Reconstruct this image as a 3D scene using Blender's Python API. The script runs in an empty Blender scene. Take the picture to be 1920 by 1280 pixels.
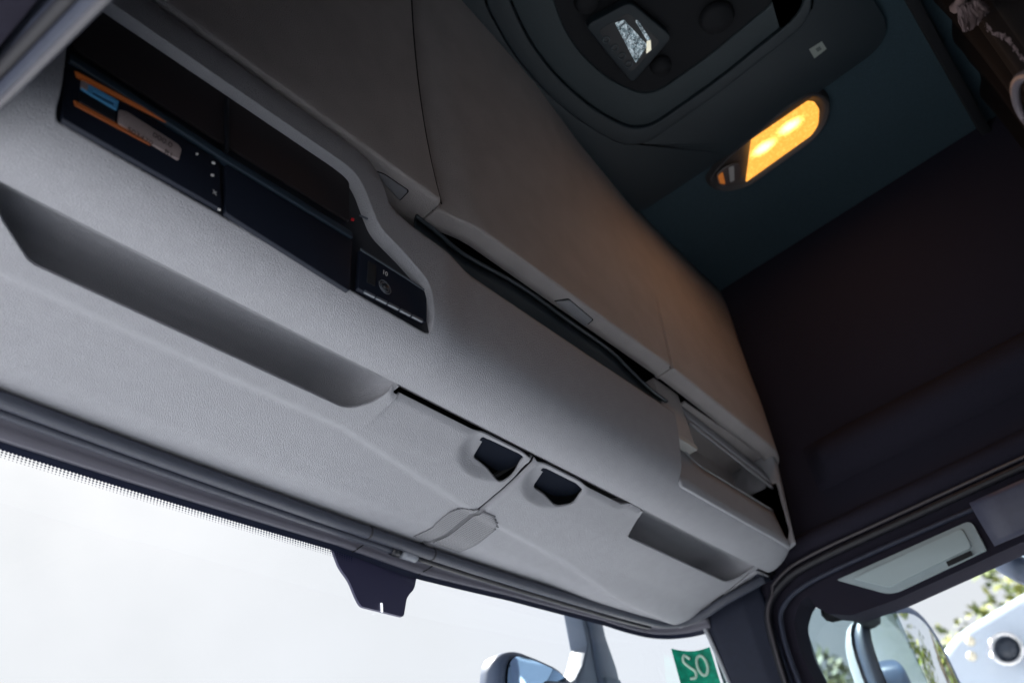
import bpy, bmesh, math, random
from mathutils import Vector, Matrix
random.seed(7)
K = 1.5            # survey unit -> metres
EYE = 1.6          # eye height above the yard, metres
F = math.sqrt(2775400.0)
AX = Vector((1690, 1050, F)).normalized()
AY = Vector((-2860, 1960, F)).normalized()
AZ = AX.cross(AY)
SC = bpy.context.scene
COL = SC.collection
def V(x, y, z): return Vector((x * K, y * K, z * K + EYE))

# ------------------------------------------------------------------ camera
cam = bpy.data.cameras.new("camera")
co = bpy.data.objects.new("camera", cam); COL.objects.link(co)
right = Vector((AX.x, AY.x, AZ.x)); down = Vector((AX.y, AY.y, AZ.y)); fwd = Vector((AX.z, AY.z, AZ.z))
up = -down; back = -fwd
M = Matrix(((right.x, up.x, back.x, 0), (right.y, up.y, back.y, 0), (right.z, up.z, back.z, 0), (0, 0, 0, 1)))
M.translation = V(0, 0, 0)
co.matrix_world = M
cam.sensor_width = 36; cam.lens = F / 1920 * 36
cam.clip_start = 0.02; cam.clip_end = 600
cam.dof.use_dof = True; cam.dof.focus_distance = 1.68; cam.dof.aperture_fstop = 2.8
SC.camera = co
# ------------------------------------------------------------------ world, sun, exposure
SUN_EL, SUN_ROT = math.radians(48), math.radians(18)
w = bpy.data.worlds.new("World"); SC.world = w; w.use_nodes = True
nt = w.node_tree; nt.nodes.clear()
wo = nt.nodes.new("ShaderNodeOutputWorld"); bg = nt.nodes.new("ShaderNodeBackground")
sky = nt.nodes.new("ShaderNodeTexSky"); sky.sky_type = 'NISHITA'; sky.sun_disc = False
sky.sun_elevation = SUN_EL; sky.sun_rotation = SUN_ROT; sky.dust_density = 3.0
tc = nt.nodes.new("ShaderNodeTexCoord"); nz = nt.nodes.new("ShaderNodeTexNoise")
nz.inputs['Scale'].default_value = 1.6; nz.inputs['Detail'].default_value = 5
mr = nt.nodes.new("ShaderNodeMapRange"); mr.inputs['From Min'].default_value = .35; mr.inputs['From Max'].default_value = .65
mr.inputs['To Min'].default_value = .78; mr.inputs['To Max'].default_value = .97
mx = nt.nodes.new("ShaderNodeMix"); mx.data_type = 'RGBA'
mx.inputs['B'].default_value = (3.95, 4.03, 4.2, 1)
nt.links.new(tc.outputs['Generated'], nz.inputs['Vector']); nt.links.new(nz.outputs['Fac'], mr.inputs['Value'])
nt.links.new(mr.outputs['Result'], mx.inputs['Factor']); nt.links.new(sky.outputs['Color'], mx.inputs['A'])
nt.links.new(mx.outputs['Result'], bg.inputs['Color']); bg.inputs['Strength'].default_value = 0.055
nt.links.new(bg.outputs['Background'], wo.inputs['Surface'])
sun = bpy.data.lights.new("sun", 'SUN'); sun.energy = 5.0; sun.angle = math.radians(.5); sun.color = (1, .97, .93)
so = bpy.data.objects.new("sun", sun); COL.objects.link(so)
sd = Vector((math.sin(SUN_ROT) * math.cos(SUN_EL), math.cos(SUN_ROT) * math.cos(SUN_EL), math.sin(SUN_EL)))
so.rotation_euler = sd.to_track_quat('Z', 'Y').to_euler(); so.location = (0, 0, 30)
SC.view_settings.view_transform = 'Standard'; SC.view_settings.look = 'None'
SC.view_settings.exposure = 2.0; SC.view_settings.gamma = 1
SC.cycles.max_bounces = 10; SC.cycles.diffuse_bounces = 6; SC.cycles.transparent_max_bounces = 12
SC.cycles.caustics_reflective = False; SC.cycles.caustics_refractive = False
SC.cycles.sample_clamp_indirect = 8.0

# ------------------------------------------------------------------ pixel survey helpers (onto real planes, in survey units)
def ray(u, v):
    d = Vector((u - 960, v - 640, F)); return Vector((d.dot(AX), d.dot(AY), d.dot(AZ)))
def on(u, v, ax, val):
    r = ray(u, v); return r * (val / r[ax])
def onp(u, v, p0, n):
    r = ray(u, v); return r * (p0.dot(n) / r.dot(n))

# ------------------------------------------------------------------ materials
def mat(name, col, rough=.5, metal=0, bump=None, mottle=0, spec=.5, emit=None, estr=0, bevel=0, coat=0, sheen=0):
    m = bpy.data.materials.new(name); m.use_nodes = True; t = m.node_tree; b = t.nodes['Principled BSDF']
    b.inputs['Base Color'].default_value = (*col, 1); b.inputs['Roughness'].default_value = rough
    b.inputs['Metallic'].default_value = metal; b.inputs['Specular IOR Level'].default_value = spec if rough < .93 else .15
    if coat: b.inputs['Coat Weight'].default_value = coat
    if sheen: b.inputs['Sheen Weight'].default_value = sheen; b.inputs['Sheen Roughness'].default_value = .5
    if emit: b.inputs['Emission Color'].default_value = (*emit, 1); b.inputs['Emission Strength'].default_value = estr
    geo = None
    if bump or mottle:
        tcn = t.nodes.new("ShaderNodeNewGeometry")
    if mottle:
        n = t.nodes.new("ShaderNodeTexNoise"); n.inputs['Scale'].default_value = mottle[0]; n.inputs['Detail'].default_value = 6
        t.links.new(tcn.outputs['Position'], n.inputs['Vector'])
        r = t.nodes.new("ShaderNodeMapRange"); r.inputs['From Min'].default_value = .3; r.inputs['From Max'].default_value = .7
        r.inputs['To Min'].default_value = 1 - mottle[1]; r.inputs['To Max'].default_value = 1 + mottle[1]
        t.links.new(n.outputs['Fac'], r.inputs['Value'])
        vm = t.nodes.new("ShaderNodeVectorMath"); vm.operation = 'SCALE'; vm.inputs[0].default_value = col
        t.links.new(r.outputs['Result'], vm.inputs['Scale']); t.links.new(vm.outputs['Vector'], b.inputs['Base Color'])
    nrm = None
    if bevel:
        bv = t.nodes.new("ShaderNodeBevel"); bv.samples = 4; bv.inputs['Radius'].default_value = bevel; nrm = bv.outputs['Normal']
    if bump:
        kind, sc_, st, dist = bump
        bp = t.nodes.new("ShaderNodeBump"); bp.inputs['Strength'].default_value = st; bp.inputs['Distance'].default_value = dist
        if kind == 'leather':
            vo = t.nodes.new("ShaderNodeTexVoronoi"); vo.feature = 'DISTANCE_TO_EDGE'; vo.inputs['Scale'].default_value = sc_
            n2 = t.nodes.new("ShaderNodeTexNoise"); n2.inputs['Scale'].default_value = sc_ * .6
            wv = t.nodes.new("ShaderNodeVectorMath"); wv.operation = 'MULTIPLY_ADD'
            wv.inputs[1].default_value = (.0025, .0025, .0025)
            t.links.new(tcn.outputs['Position'], n2.inputs['Vector'])
            t.links.new(n2.outputs['Color'], wv.inputs[0]); t.links.new(tcn.outputs['Position'], wv.inputs[2])
            t.links.new(wv.outputs['Vector'], vo.inputs['Vector'])
            cl = t.nodes.new("ShaderNodeMapRange"); cl.inputs['From Max'].default_value = .25
            t.links.new(vo.outputs['Distance'], cl.inputs['Value']); t.links.new(cl.outputs['Result'], bp.inputs['Height'])
        else:
            n2 = t.nodes.new("ShaderNodeTexNoise"); n2.inputs['Scale'].default_value = sc_; n2.inputs['Detail'].default_value = 3
            t.links.new(tcn.outputs['Position'], n2.inputs['Vector']); t.links.new(n2.outputs['Fac'], bp.inputs['Height'])
        if nrm: t.links.new(nrm, bp.inputs['Normal'])
        nrm = bp.outputs['Normal']
    if nrm: t.links.new(nrm, b.inputs['Normal'])
    return m
def glassy(name, tint, refl, rough=0.02):
    m = bpy.data.materials.new(name); m.use_nodes = True; t = m.node_tree; t.nodes.clear()
    o = t.nodes.new("ShaderNodeOutputMaterial"); a = t.nodes.new("ShaderNodeBsdfTransparent"); g = t.nodes.new("ShaderNodeBsdfGlossy")
    a.inputs['Color'].default_value = (*tint, 1); g.inputs['Roughness'].default_value = rough
    x = t.nodes.new("ShaderNodeMixShader"); x.inputs['Fac'].default_value = refl
    t.links.new(a.outputs[0], x.inputs[1]); t.links.new(g.outputs[0], x.inputs[2]); t.links.new(x.outputs[0], o.inputs['Surface'])
    return m
GREY = (.315, .324, .358)
M_soft = mat("soft_grey_plastic", GREY, .55, bump=('leather', 300, .8, .0008), mottle=(40, .03), bevel=.004, spec=.4)
M_door = mat("grey_brown_plastic", (.43, .405, .41), .55, bump=('leather', 300, .9, .0008), mottle=(14, .07), spec=.4)
M_dark = mat("black_plastic", (.012, .014, .02), .38, bump=('noise', 900, .15, .0005))
M_darkt = mat("dark_tube_plastic", (.045, .052, .075), .33, bump=('leather', 520, .5, .0006))
M_navy = mat("navy_trim", (.016, .022, .045), .6, bump=('noise', 700, .3, .0006), mottle=(60, .1))
M_band = mat("header_trim_plastic", (.15, .15, .185), .6, bump=('noise', 900, .2, .0004), mottle=(30, .04))
M_void = mat("dark_lining", (.006, .008, .012), .8)
M_roof = mat("headliner_felt", (.042, .072, .092), .95, bump=('noise', 900, .6, .0010), mottle=(700, .35))
M_wall = mat("brown_black_felt", (.020, .019, .031), .95, bump=('noise', 800, .6, .0010), mottle=(600, .35))
M_hatch = mat("hatch_plastic", (.018, .03, .04), .5, bump=('noise', 900, .3, .0005), mottle=(500, .15))
M_pale = mat("lit_ledge_pale", (.50, .50, .49), .5)
M_lcd = mat("lcd_film", (.36, .30, .30), .35, mottle=(500, .12))
M_blue = mat("blue_card_plastic", (.07, .22, .42), .3, emit=(.05, .25, .5), estr=.015)
M_orange = mat("amber_backlit_strip", (.20, .07, .035), .4, emit=(1.0, .25, .04), estr=.014)
M_red = mat("red_indicator", (.6, .02, .03), .4, emit=(1, .05, .05), estr=.0)
M_white = mat("white_print", (.75, .75, .75), .5)
M_chrome = mat("chrome", (.8, .8, .82), .08, 1)
M_green = mat("green_sticker_paper", (.0, .36, .22), .6, mottle=(60, .35), emit=None)
M_pgreen = mat("pale_print", (.55, .78, .66), .6)
M_glass = glassy("clear_glass", (.96, .98, .98), .05)
M_smoke = glassy("smoked_glass", (.40, .50, .53), .08, .05)
M_mirror = mat("mirror_silver", (.85, .88, .9), .02, 1)
M_house = mat("mirror_housing_paint", (.08, .11, .18), .4)
M_housew = mat("white_housing_paint", (.7, .73, .78), .35)
M_shade = mat("pale_teal_shade", (.30, .37, .40), .5, mottle=(30, .05))
M_rub = mat("rubber_seal", (.012, .013, .02), .55)
M_curt = mat("dark_brown_velvet", (.004, .003, .0035), .95, bump=('noise', 600, .5, .001))
M_fringe = mat("pale_fringe_yarn", (.13, .095, .10), .9)
M_grab = mat("grab_handle_plastic", (.10, .085, .10), .5)

# ------------------------------------------------------------------ object helpers
def link(name, me, parent=None):
    o = bpy.data.objects.new(name, me); COL.objects.link(o)
    if parent is not None:
        o.parent = parent; 
    return o
def finish(name, me, m, parent=None, smooth=False):
    """vertices come in world metres; recentre the origin, parent in place"""
    n = len(me.vertices)
    c = sum((v.co for v in me.vertices), Vector()) / max(n, 1)
    me.transform(Matrix.Translation(-c))
    if m is not None: me.materials.append(m)
    o = link(name, me, parent)
    wp = c
    if parent is not None: wp = c - world_of(parent)
    o.location = wp; o["_wx"], o["_wy"], o["_wz"] = c
    if smooth:
        for p in me.polygons: p.use_smooth = True
    return o
def world_of(o):
    return Vector((o["_wx"], o["_wy"], o["_wz"]))
def thing(name, label, cat, loc, group=None):
    o = bpy.data.objects.new(name, None); COL.objects.link(o); o.location = loc
    o["_wx"], o["_wy"], o["_wz"] = loc; o.empty_display_size = .05
    o["label"] = label; o["category"] = cat
    if group: o["group"] = group
    return o
def tag(o, label, cat, group=None):
    o["label"] = label; o["category"] = cat
    if group: o["group"] = group
    return o
def struct(o): o["kind"] = "structure"; return o
def from_bm(name, bm, m, parent=None, smooth=False, recalc=True):
    if recalc: bmesh.ops.recalc_face_normals(bm, faces=bm.faces)
    me = bpy.data.meshes.new(name); bm.to_mesh(me); bm.free()
    return finish(name, me, m, parent, smooth)
def add_prism(bm, pts, off):
    """pts: world Vectors of an outline; off: world Vector extrusion"""
    a = [bm.verts.new(p) for p in pts]; b = [bm.verts.new(p + off) for p in pts]
    n = len(pts); bm.faces.new(a); bm.faces.new(b[::-1])
    for i in range(n): bm.faces.new((a[i], b[i], b[(i + 1) % n], a[(i + 1) % n]))
def add_ring(bm, outer, inner, off):
    n = len(outer); A = [[bm.verts.new(p) for p in L] for L in (outer, inner, [q + off for q in inner], [q + off for q in outer])]
    for k in range(4):
        for i in range(n):
            j = (i + 1) % n; bm.faces.new((A[k][i], A[k][j], A[(k + 1) % 4][j], A[(k + 1) % 4][i]))
def add_box(bm, x0, x1, y0, y1, z0, z1):
    p = [V(x, y, z) for z in (z0, z1) for (x, y) in ((x0, y0), (x1, y0), (x1, y1), (x0, y1))]
    v = [bm.verts.new(q) for q in p]
    for f in ((0, 3, 2, 1), (4, 5, 6, 7), (0, 1, 5, 4), (1, 2, 6, 5), (2, 3, 7, 6), (3, 0, 4, 7)): bm.faces.new([v[i] for i in f])
def rnd(o, width, seg=3, angle=35):
    md = o.modifiers.new("bev", 'BEVEL'); md.width = width; md.segments = seg; md.limit_method = 'ANGLE'; md.angle_limit = math.radians(angle)
    for p in o.data.polygons: p.use_smooth = True
    return o
def box(name, b, m, parent=None, bev=.0015):
    bm = bmesh.new(); add_box(bm, *b); o = from_bm(name, bm, m, parent)
    if bev: rnd(o, bev, 2)
    return o
def add_tube(bm, pts, r, n=12, cap=True, rr=None):
    rings = []
    P = [Vector(p) for p in pts]; prev = None
    for i, p in enumerate(P):
        t = (P[min(i + 1, len(P) - 1)] - P[max(i - 1, 0)]).normalized()
        if prev is None:
            a = t.cross(Vector((0, 0, 1)));
            if a.length < .1: a = t.cross(Vector((1, 0, 0)))
            a.normalize()
        else:
            a = (prev - t * prev.dot(t)).normalized()
        prev = a; b = t.cross(a)
        R = rr[i] if rr else r
        rings.append([bm.verts.new(p + (a * math.cos(2 * math.pi * k / n) + b * math.sin(2 * math.pi * k / n)) * R) for k in range(n)])
    for i in range(len(rings) - 1):
        for k in range(n):
            bm.faces.new((rings[i][k], rings[i][(k + 1) % n], rings[i + 1][(k + 1) % n], rings[i + 1][k]))
    if cap: bm.faces.new(rings[0][::-1]); bm.faces.new(rings[-1])
def tube(name, pts, r, m, parent=None, n=12, rr=None):
    bm = bmesh.new(); add_tube(bm, pts, r, n, True, rr); return from_bm(name, bm, m, parent, True)
def smooth_path(P, n=8):
    """Catmull-Rom through tuples"""
    P = [Vector(p) for p in P]; out = []
    Q = [P[0] * 2 - P[1]] + P + [P[-1] * 2 - P[-2]]
    for i in range(1, len(Q) - 2):
        for k in range(n):
            t = k / n; a, b, c, d = Q[i - 1], Q[i], Q[i + 1], Q[i + 2]
            out.append(.5 * ((2 * b) + (c - a) * t + (2 * a - 5 * b + 4 * c - d) * t * t + (3 * b - a - 3 * c + d) * t ** 3))
    out.append(P[-1]); return out
def fillet(pts, r, seg=6):
    """round the corners of a closed outline of Vectors; r a number or list (metres)"""
    n = len(pts); out = []
    for i in range(n):
        p, a, b = pts[i], pts[i - 1], pts[(i + 1) % n]
        rad = r[i] if isinstance(r, (list, tuple)) else r
        d1, d2 = (a - p), (b - p); l = min(rad, d1.length * .45, d2.length * .45)
        if l < 1e-5: out.append(p.copy()); continue
        s, e = p + d1.normalized() * l, p + d2.normalized() * l
        for k in range(seg + 1):
            t = k / seg; out.append(s * (1 - t) ** 2 + p * 2 * t * (1 - t) + e * t * t)
    return out
def sheet(name, fn, us, vs, m, parent=None, thick=0, off=-1, smooth=True, skip=None):
    me = bpy.data.meshes.new(name); nu, nv = len(us), len(vs)
    vv = [fn(u, v) for u in us for v in vs]
    ff = []
    for i in range(nu - 1):
        for j in range(nv - 1):
            if skip and skip((us[i] + us[i + 1]) / 2, (vs[j] + vs[j + 1]) / 2): continue
            a = i * nv + j; ff.append((a, a + 1, a + nv + 1, a + nv))
    me.from_pydata(vv, [], ff); me.update()
    o = finish(name, me, m, parent, smooth)
    if thick:
        md = o.modifiers.new("solid", 'SOLIDIFY'); md.thickness = thick; md.offset = off
    return o
def ss(a, b, x):
    t = max(0., min(1., (x - a) / (b - a))); return t * t * (3 - 2 * t)
def tab(T, x):
    if x <= T[0][0]: return T[0][1]
    for (a, p), (b, q) in zip(T, T[1:]):
        if x <= b: return p + (q - p) * (x - a) / (b - a)
    return T[-1][1]
def frange(a, b, n): return [a + (b - a) * i / n for i in range(n + 1)]
def boolean(o, bm, op='DIFFERENCE'):
    """apply a boolean with a throw-away cutter and bake it"""
    bmesh.ops.recalc_face_normals(bm, faces=bm.faces)
    me = bpy.data.meshes.new("cut"); bm.to_mesh(me); bm.free()
    c = bpy.data.objects.new("cut", me); COL.objects.link(c)
    c.parent = o.parent
    # cutter mesh holds world coordinates: move it into o's frame
    me.transform(Matrix.Translation(-world_of(o))); c.location = o.location
    md = o.modifiers.new("b", 'BOOLEAN'); md.operation = op; md.object = c; md.solver = 'EXACT'
    bpy.context.view_layer.update()
    dg = bpy.context.evaluated_depsgraph_get()
    new = bpy.data.meshes.new_from_object(o.evaluated_get(dg))
    old = o.data; o.modifiers.clear(); o.data = new; new.name = old.name
    bpy.data.objects.remove(c)
    return o
def text(name, s, size, mtx, m, parent, thick=.0002):
    cu = bpy.data.curves.new(name, 'FONT'); cu.body = s; cu.size = size; cu.align_x = 'CENTER'; cu.align_y = 'CENTER'; cu.extrude = thick
    cu.materials.append(m); o = bpy.data.objects.new(name, cu); COL.objects.link(o)
    bpy.context.view_layer.update(); me = bpy.data.meshes.new_from_object(o.evaluated_get(bpy.context.evaluated_depsgraph_get())); bpy.data.objects.remove(o)
    o = bpy.data.objects.new(name, me); COL.objects.link(o)
    o.parent = parent; mm = mtx.copy(); mm.translation = mtx.translation - world_of(parent); o.matrix_basis = mm
    return o
def frame(origin, xdir, ydir):
    x = xdir.normalized(); z = x.cross(ydir).normalized(); y = z.cross(x)
    m_ = Matrix(((x.x, y.x, z.x, 0), (x.y, y.y, z.y, 0), (x.z, y.z, z.z, 0), (0, 0, 0, 1))); m_.translation = origin; return m_

# ================================================================== THE CAB SHELL (setting)
XR = 1.6
ROOF = 1.33
bm = bmesh.new(); add_box(bm, -.02, 1.72, -1.3, .95, ROOF, ROOF + .03)
struct(from_bm("ceiling", bm, M_roof))
# right-hand side wall: an outline with the door window cut out of it
bm = bmesh.new()
add_box(bm, XR, XR + .06, -1.28, .74, -.35, ROOF - .002)
wall = from_bm("side_wall", bm, M_wall)
win = [(.585, .43), (.596, .514), (.588, .565), (.566, .592), (.544, .600), (.538, .575), (.519, .555), (.482, .537), (.40, .533), (.2, .540), (0, .545), (-.25, .54), (-.30, .5), (-.30, .0), (.50, .0), (.565, .25)]
bm = bmesh.new(); add_prism(bm, fillet([V(XR - .05, y, z) for y, z in win], [.02, .02, .02, .02, .004, .01, .01, .01, .01, .01, .01, .04, .04, .06, .06, .05], 4), V(.2, 0, 0) - V(0, 0, 0))
boolean(wall, bm); struct(wall)
for p in wall.data.polygons: p.use_smooth = False
# front bulkhead above the windscreen, rear wall, floor, left wall above the door opening
box("front_wall", (-.02, 1.60, .80, .86, .648, ROOF - .002), M_void, None, 0)["kind"] = "structure"
box("rear_wall", (-.02, 1.66, -1.3, -1.26, -.30, ROOF - .002), mat("rear_panel", (.32, .33, .36), .8), None, 0)["kind"] = "structure"
box("floor", (-.02, 1.66, -1.26, .93, -.34, -.30), mat("floor_mat", (.24, .27, .32), .8), None, 0)["kind"] = "structure"
bm = bmesh.new()
pts = [(-1.26, -.3), (-.45, -.3), (-.40, .30), (-.25, .44), (-.02, .53), (.30, .60), (.62, .66), (.88, .68), (.88, ROOF - .002), (-1.26, ROOF - .002)]
add_prism(bm, [V(.035, y, z) for y, z in pts], V(.05, 0, 0) - V(0, 0, 0))
struct(from_bm("door_side_wall", bm, M_wall))
db = box("dashboard_top", (.06, 1.58, .42, .83, -.02, .02), mat("dashboard_grey", (.16, .17, .19), .7), None, .01); db["kind"] = "structure"
# soft pressed ridge along the right side wall
def stripe(u, v):
    # v 0..1 across the ridge, u along y
    zc = .82; h = .05
    z = zc + (v - .5) * 2 * h
    e = ss(.445, .40, u)
    return V(XR - .001 - .045 * e * math.sin(math.pi * v) ** .7, u, z + .02 * (0.43 - u) * .3)
o = sheet("wall_pressing", stripe, frange(-.13, .447, 40), frange(0, 1, 16), M_wall); struct(o)

# ================================================================== WINDSCREEN, HEADER, BLIND
WP = [(.08, .842), (.3, .850), (.5, .854), (.75, .854), (.95, .851), (1.1, .845), (1.3, .834), (1.42, .824), (1.49, .806), (1.53, .772), (1.552, .728)]
WS = smooth_path([(x, y, 0) for x, y in WP], 8)
ws = thing("windscreen", "large curved windscreen under the grey overhead console", "windscreen", V(.85, .9, .3))
def wsz(x): return tab([(0, .588), (.3, .587), (.75, .598), (.9, .594), (1.1, .603), (1.35, .607), (1.5, .600), (1.6, .592)], x)
def glass_pt(i, z, off=0):
    p = WS[i]; n = Vector((0, 1, 0)) if i < 1 else Vector((-(WS[min(i + 1, len(WS) - 1)].y - WS[i - 1].y), WS[min(i + 1, len(WS) - 1)].x - WS[i - 1].x, 0)).normalized()
    q = p + n * (off + (.60 - z) * .10)
    return V(q.x, q.y, z)
idx = list(range(len(WS)))
sheet("glass_pane", lambda i, v: glass_pt(i, -.02 + v * (wsz(WS[i].x) + .022), .008), idx, frange(0, 1, 10), M_glass, ws)
# printed border on the glass: solid band then fading dots
M_frit = mat("frit_enamel", (.012, .018, .045), .5)
sheet("frit_band", lambda i, v: glass_pt(i, wsz(WS[i].x) - .004 + v * .02, .005), idx, [0, 1], M_frit, ws)
md_ = bpy.data.materials.new("frit_dots"); md_.use_nodes = True; t = md_.node_tree; t.nodes.clear()
o_ = t.nodes.new("ShaderNodeOutputMaterial"); tr = t.nodes.new("ShaderNodeBsdfTransparent"); df = t.nodes.new("ShaderNodeBsdfDiffuse")
df.inputs['Color'].default_value = (.02, .03, .07, 1); ms = t.nodes.new("ShaderNodeMixShader")
uv = t.nodes.new("ShaderNodeUVMap"); sp = t.nodes.new("ShaderNodeSeparateXYZ"); t.links.new(uv.outputs[0], sp.inputs[0])
fr1 = t.nodes.new("ShaderNodeVectorMath"); fr1.operation = 'FRACTION'; t.links.new(uv.outputs[0], fr1.inputs[0])
sb = t.nodes.new("ShaderNodeVectorMath"); sb.operation = 'DISTANCE'; sb.inputs[1].default_value = (.5, .5, 0); t.links.new(fr1.outputs['Vector'], sb.inputs[0])
rd = t.nodes.new("ShaderNodeMapRange"); rd.inputs['From Min'].default_value = 0; rd.inputs['From Max'].default_value = 4
rd.inputs['To Min'].default_value = .12; rd.inputs['To Max'].default_value = .46; t.links.new(sp.outputs['Y'], rd.inputs['Value'])
lt = t.nodes.new("ShaderNodeMath"); lt.operation = 'LESS_THAN'; t.links.new(sb.outputs['Value'], lt.inputs[0]); t.links.new(rd.outputs['Result'], lt.inputs[1])
t.links.new(lt.outputs[0], ms.inputs['Fac']); t.links.new(tr.outputs[0], ms.inputs[1]); t.links.new(df.outputs[0], ms.inputs[2]); t.links.new(ms.outputs[0], o_.inputs['Surface'])
nd = [i for i in idx if WS[i].x < .80]
o = sheet("frit_dots", lambda i, v: glass_pt(i, wsz(WS[i].x) - .0025 - (1 - v) * .0110, .0055), nd, [0, 1], md_, ws)
uvl = o.data.uv_layers.new(name="UVMap")
for p in o.data.polygons:
    for li in p.loop_indices:
        vi = o.data.loops[li].vertex_index; i, j = divmod(vi, 2)
        uvl.data[li].uv = (WS[nd[i]].x / .0042, j * 4)
# header trim strip between blind and glass
ht = thing("windscreen_header", "matt purple-grey header strip above the windscreen with two cross seams", "trim strip", V(.85, .84, .6))
def hdr(i, v):
    p = WS[i]; x = p.x
    T = [(0, -.030, .604), (.15, -.012, .613), (.3, -.002, .6125), (.8, -.001, wsz(x) + .004), (1., .006, wsz(x) + .004)]
    yo = tab([(a, b) for a, b, c in T], v); z = tab([(a, c) for a, b, c in T], v)
    n = Vector((0, 1, 0)) if i < 1 else Vector((-(WS[min(i + 1, len(WS) - 1)].y - WS[i - 1].y), WS[min(i + 1, len(WS) - 1)].x - WS[i - 1].x, 0)).normalized()
    q = p + n * yo; return V(q.x, q.y, z)
sheet("strip", hdr, idx, [0, .15, .3, .5, .8, 1.], M_band, ht, .003)
for (a, b) in (((692, 1013), (650, 1041)), ((822, 1053), (780, 1079))):
    pa = on(a[0], a[1], 2, .6115); pb = on(b[0], b[1], 2, wsz(.85) + .001)
    tube("seam", [V(*pa), V(*((pa + pb) / 2 - Vector((0, 0, .001)))), V(*pb)], .0014, M_void, ht, 6)
# soffit edge gasket and roller blind
RP = smooth_path([(x, y - .033, .612) for x, y in WP[:8]] + [(1.475, .781, .612), (1.508, .752, .612), (1.516, .715, .614), (1.514, .67, .620), (1.528, .625, .630), (1.545, .595, .640)], 10)
gs = thing("soffit_gasket", "dark grained rubber roll trim along the front edge of the console underside", "trim", V(.85, .81, .61))
tube("roll", [V(p.x, p.y, p.z) for p in RP], .0135 , M_darkt, gs, 14)
LW = [V(p.x, p.y + .004, p.z + .011) for p in RP]
tube("inner_bead", LW, .007, M_rub, gs, 8)
for u, v in ((718, 997), (843, 1037)):
    p = on(u, v, 2, .602); q = min(RP, key=lambda a: abs(a.x - p.x))
    tube("joint_ring", [V(q.x - .001, q.y, q.z), V(q.x + .0025, q.y - .0003, q.z)], .0142, M_rub, gs, 14)
bl = thing("roller_blind", "thin dark blind bar under the header, ending in a grey clip near the sensor cover", "sun blind", V(.5, .84, .6))
def onrp(x, dy, dz):
    q = min(RP[:80], key=lambda a: abs(a.x - x)); return V(x, q.y + dy, q.z + dz)
tube("blind_bar", [onrp(x, .0125, -.0065) for x in frange(.09, .835, 40)], .0075, M_darkt, bl, 12)
tube("end_cap", [onrp(x, .0125, -.0065) for x in (.826, .841)], .0108, M_dark, bl, 12)
tube("clip", [onrp(x, .012, -.006) for x in (.846, .853, .867, .873)], .012, mat("clip_grey", (.22, .24, .28), .4), bl, 10)
tube("blind_bar", [onrp(x, .0120, -.006) for x in frange(.876, 1.45, 40)], .0062, M_dark, bl, 10)
# sensor cover on the glass
sc_ = thing("sensor_cover", "navy tab shaped cover hanging on the windscreen below the header", "sensor cover", V(.83, .87, .55))
out = [(622, 1024), (636, 1062), (655, 1088), (668, 1120), (677, 1136), (757, 1156), (763, 1119), (777, 1103), (784, 1068)]
pl_ = [on(u, v, 1, .862) for u, v in out]
bm = bmesh.new(); add_prism(bm, fillet([V(*p) for p in pl_], [.001, .012, .012, .01, .012, .008, .012, .01, .001], 4), Vector((0, .006, 0)))
body_sc = from_bm("cover", bm, mat("sensor_cover_plastic", (.035, .035, .085), .55), sc_)
a, b = on(715, 1130, 1, .8605), on(718, 1147, 1, .8605)
bm = bmesh.new(); add_box(bm, a.x - .0015, a.x + .0015, .8595, .8612, b.z, a.z); from_bm("glow_line", bm, mat("glow_line_white", (.8, .8, .85), .5, emit=(.9, .95, 1), estr=.25), sc_)  # thin white bar, given a glow of its own to read bright

# green toll sticker on the curved corner of the glass
st = thing("windscreen_sticker", "green square sticker with pale characters in the lower right corner of the windscreen", "sticker", V(1.52, .77, .52))
def stk(u, v, o=0):
    i = len(WS) - 1 - 14 + u * 11.5; i0 = int(i); f = i - i0; p = WS[i0] * (1 - f) + WS[min(i0 + 1, len(WS) - 1)] * f
    return V(p.x - .002 - o, p.y - .004 - o, .487 + v * (.087 -   .005 * math.sin(math.pi * u)) - .010 * u * (v))
sheet("paper", lambda u, v: stk(u, v), frange(0, 1, 8), frange(0, 1, 4), M_green, st)
def glyph(L, w_=.055):
    bm = bmesh.new(); add_tube(bm, [stk(1 - u, v, .0008) for u, v in L], .0042, 6); return bm
S = smooth_path([(.28, .80, 0), (.16, .88, 0), (.10, .74, 0), (.20, .62, 0), (.33, .5, 0), (.30, .36, 0), (.15, .34, 0)], 4)
from_bm("character", glyph([(.78 - p.x * 1.0 + .1, p.y) for p in S]), M_pgreen, st)
O = [(.33 + .13 * math.cos(a), .62 + .24 * math.sin(a)) for a in frange(0, 2 * math.pi, 18)]
from_bm("character", glyph(O), M_pgreen, st)

# ================================================================== OVERHEAD CONSOLE
con = thing("overhead_console", "long light grey overhead console above the windscreen with black control panel and storage flaps", "overhead console", V(.85, .65, .65))
XE = [(.649, 1.549), (.84, 1.548), (.87, 1.557), (1.0, 1.588), (1.13, 1.599), (1.32, 1.600)]
def endmap(x, z):
    """stations past 1.35 squeeze towards the rounded end of the console"""
    return x if x < 1.35 else 1.35 + (x - 1.35) / .25 * (tab(XE, z) - 1.35)
def e_end(x, z):      # rounding of the vertical corner at the far end (x before squeezing)
    t = max(0, (x - 1.545) / .055); k = 1 - ss(1.0, 1.3, z)
    return .034 * (1 - math.sqrt(max(0, 1 - min(1, t) ** 2))) * k
PROF = [(.583, .6490), (.566, .6480), (.548, .6495), (.534, .6525), (.521, .6575), (.511, .664), (.503, .671), (.497, .6795), (.492, .690), (.488, .705), (.484, .725), (.480, .745), (.477, .765)]
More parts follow.
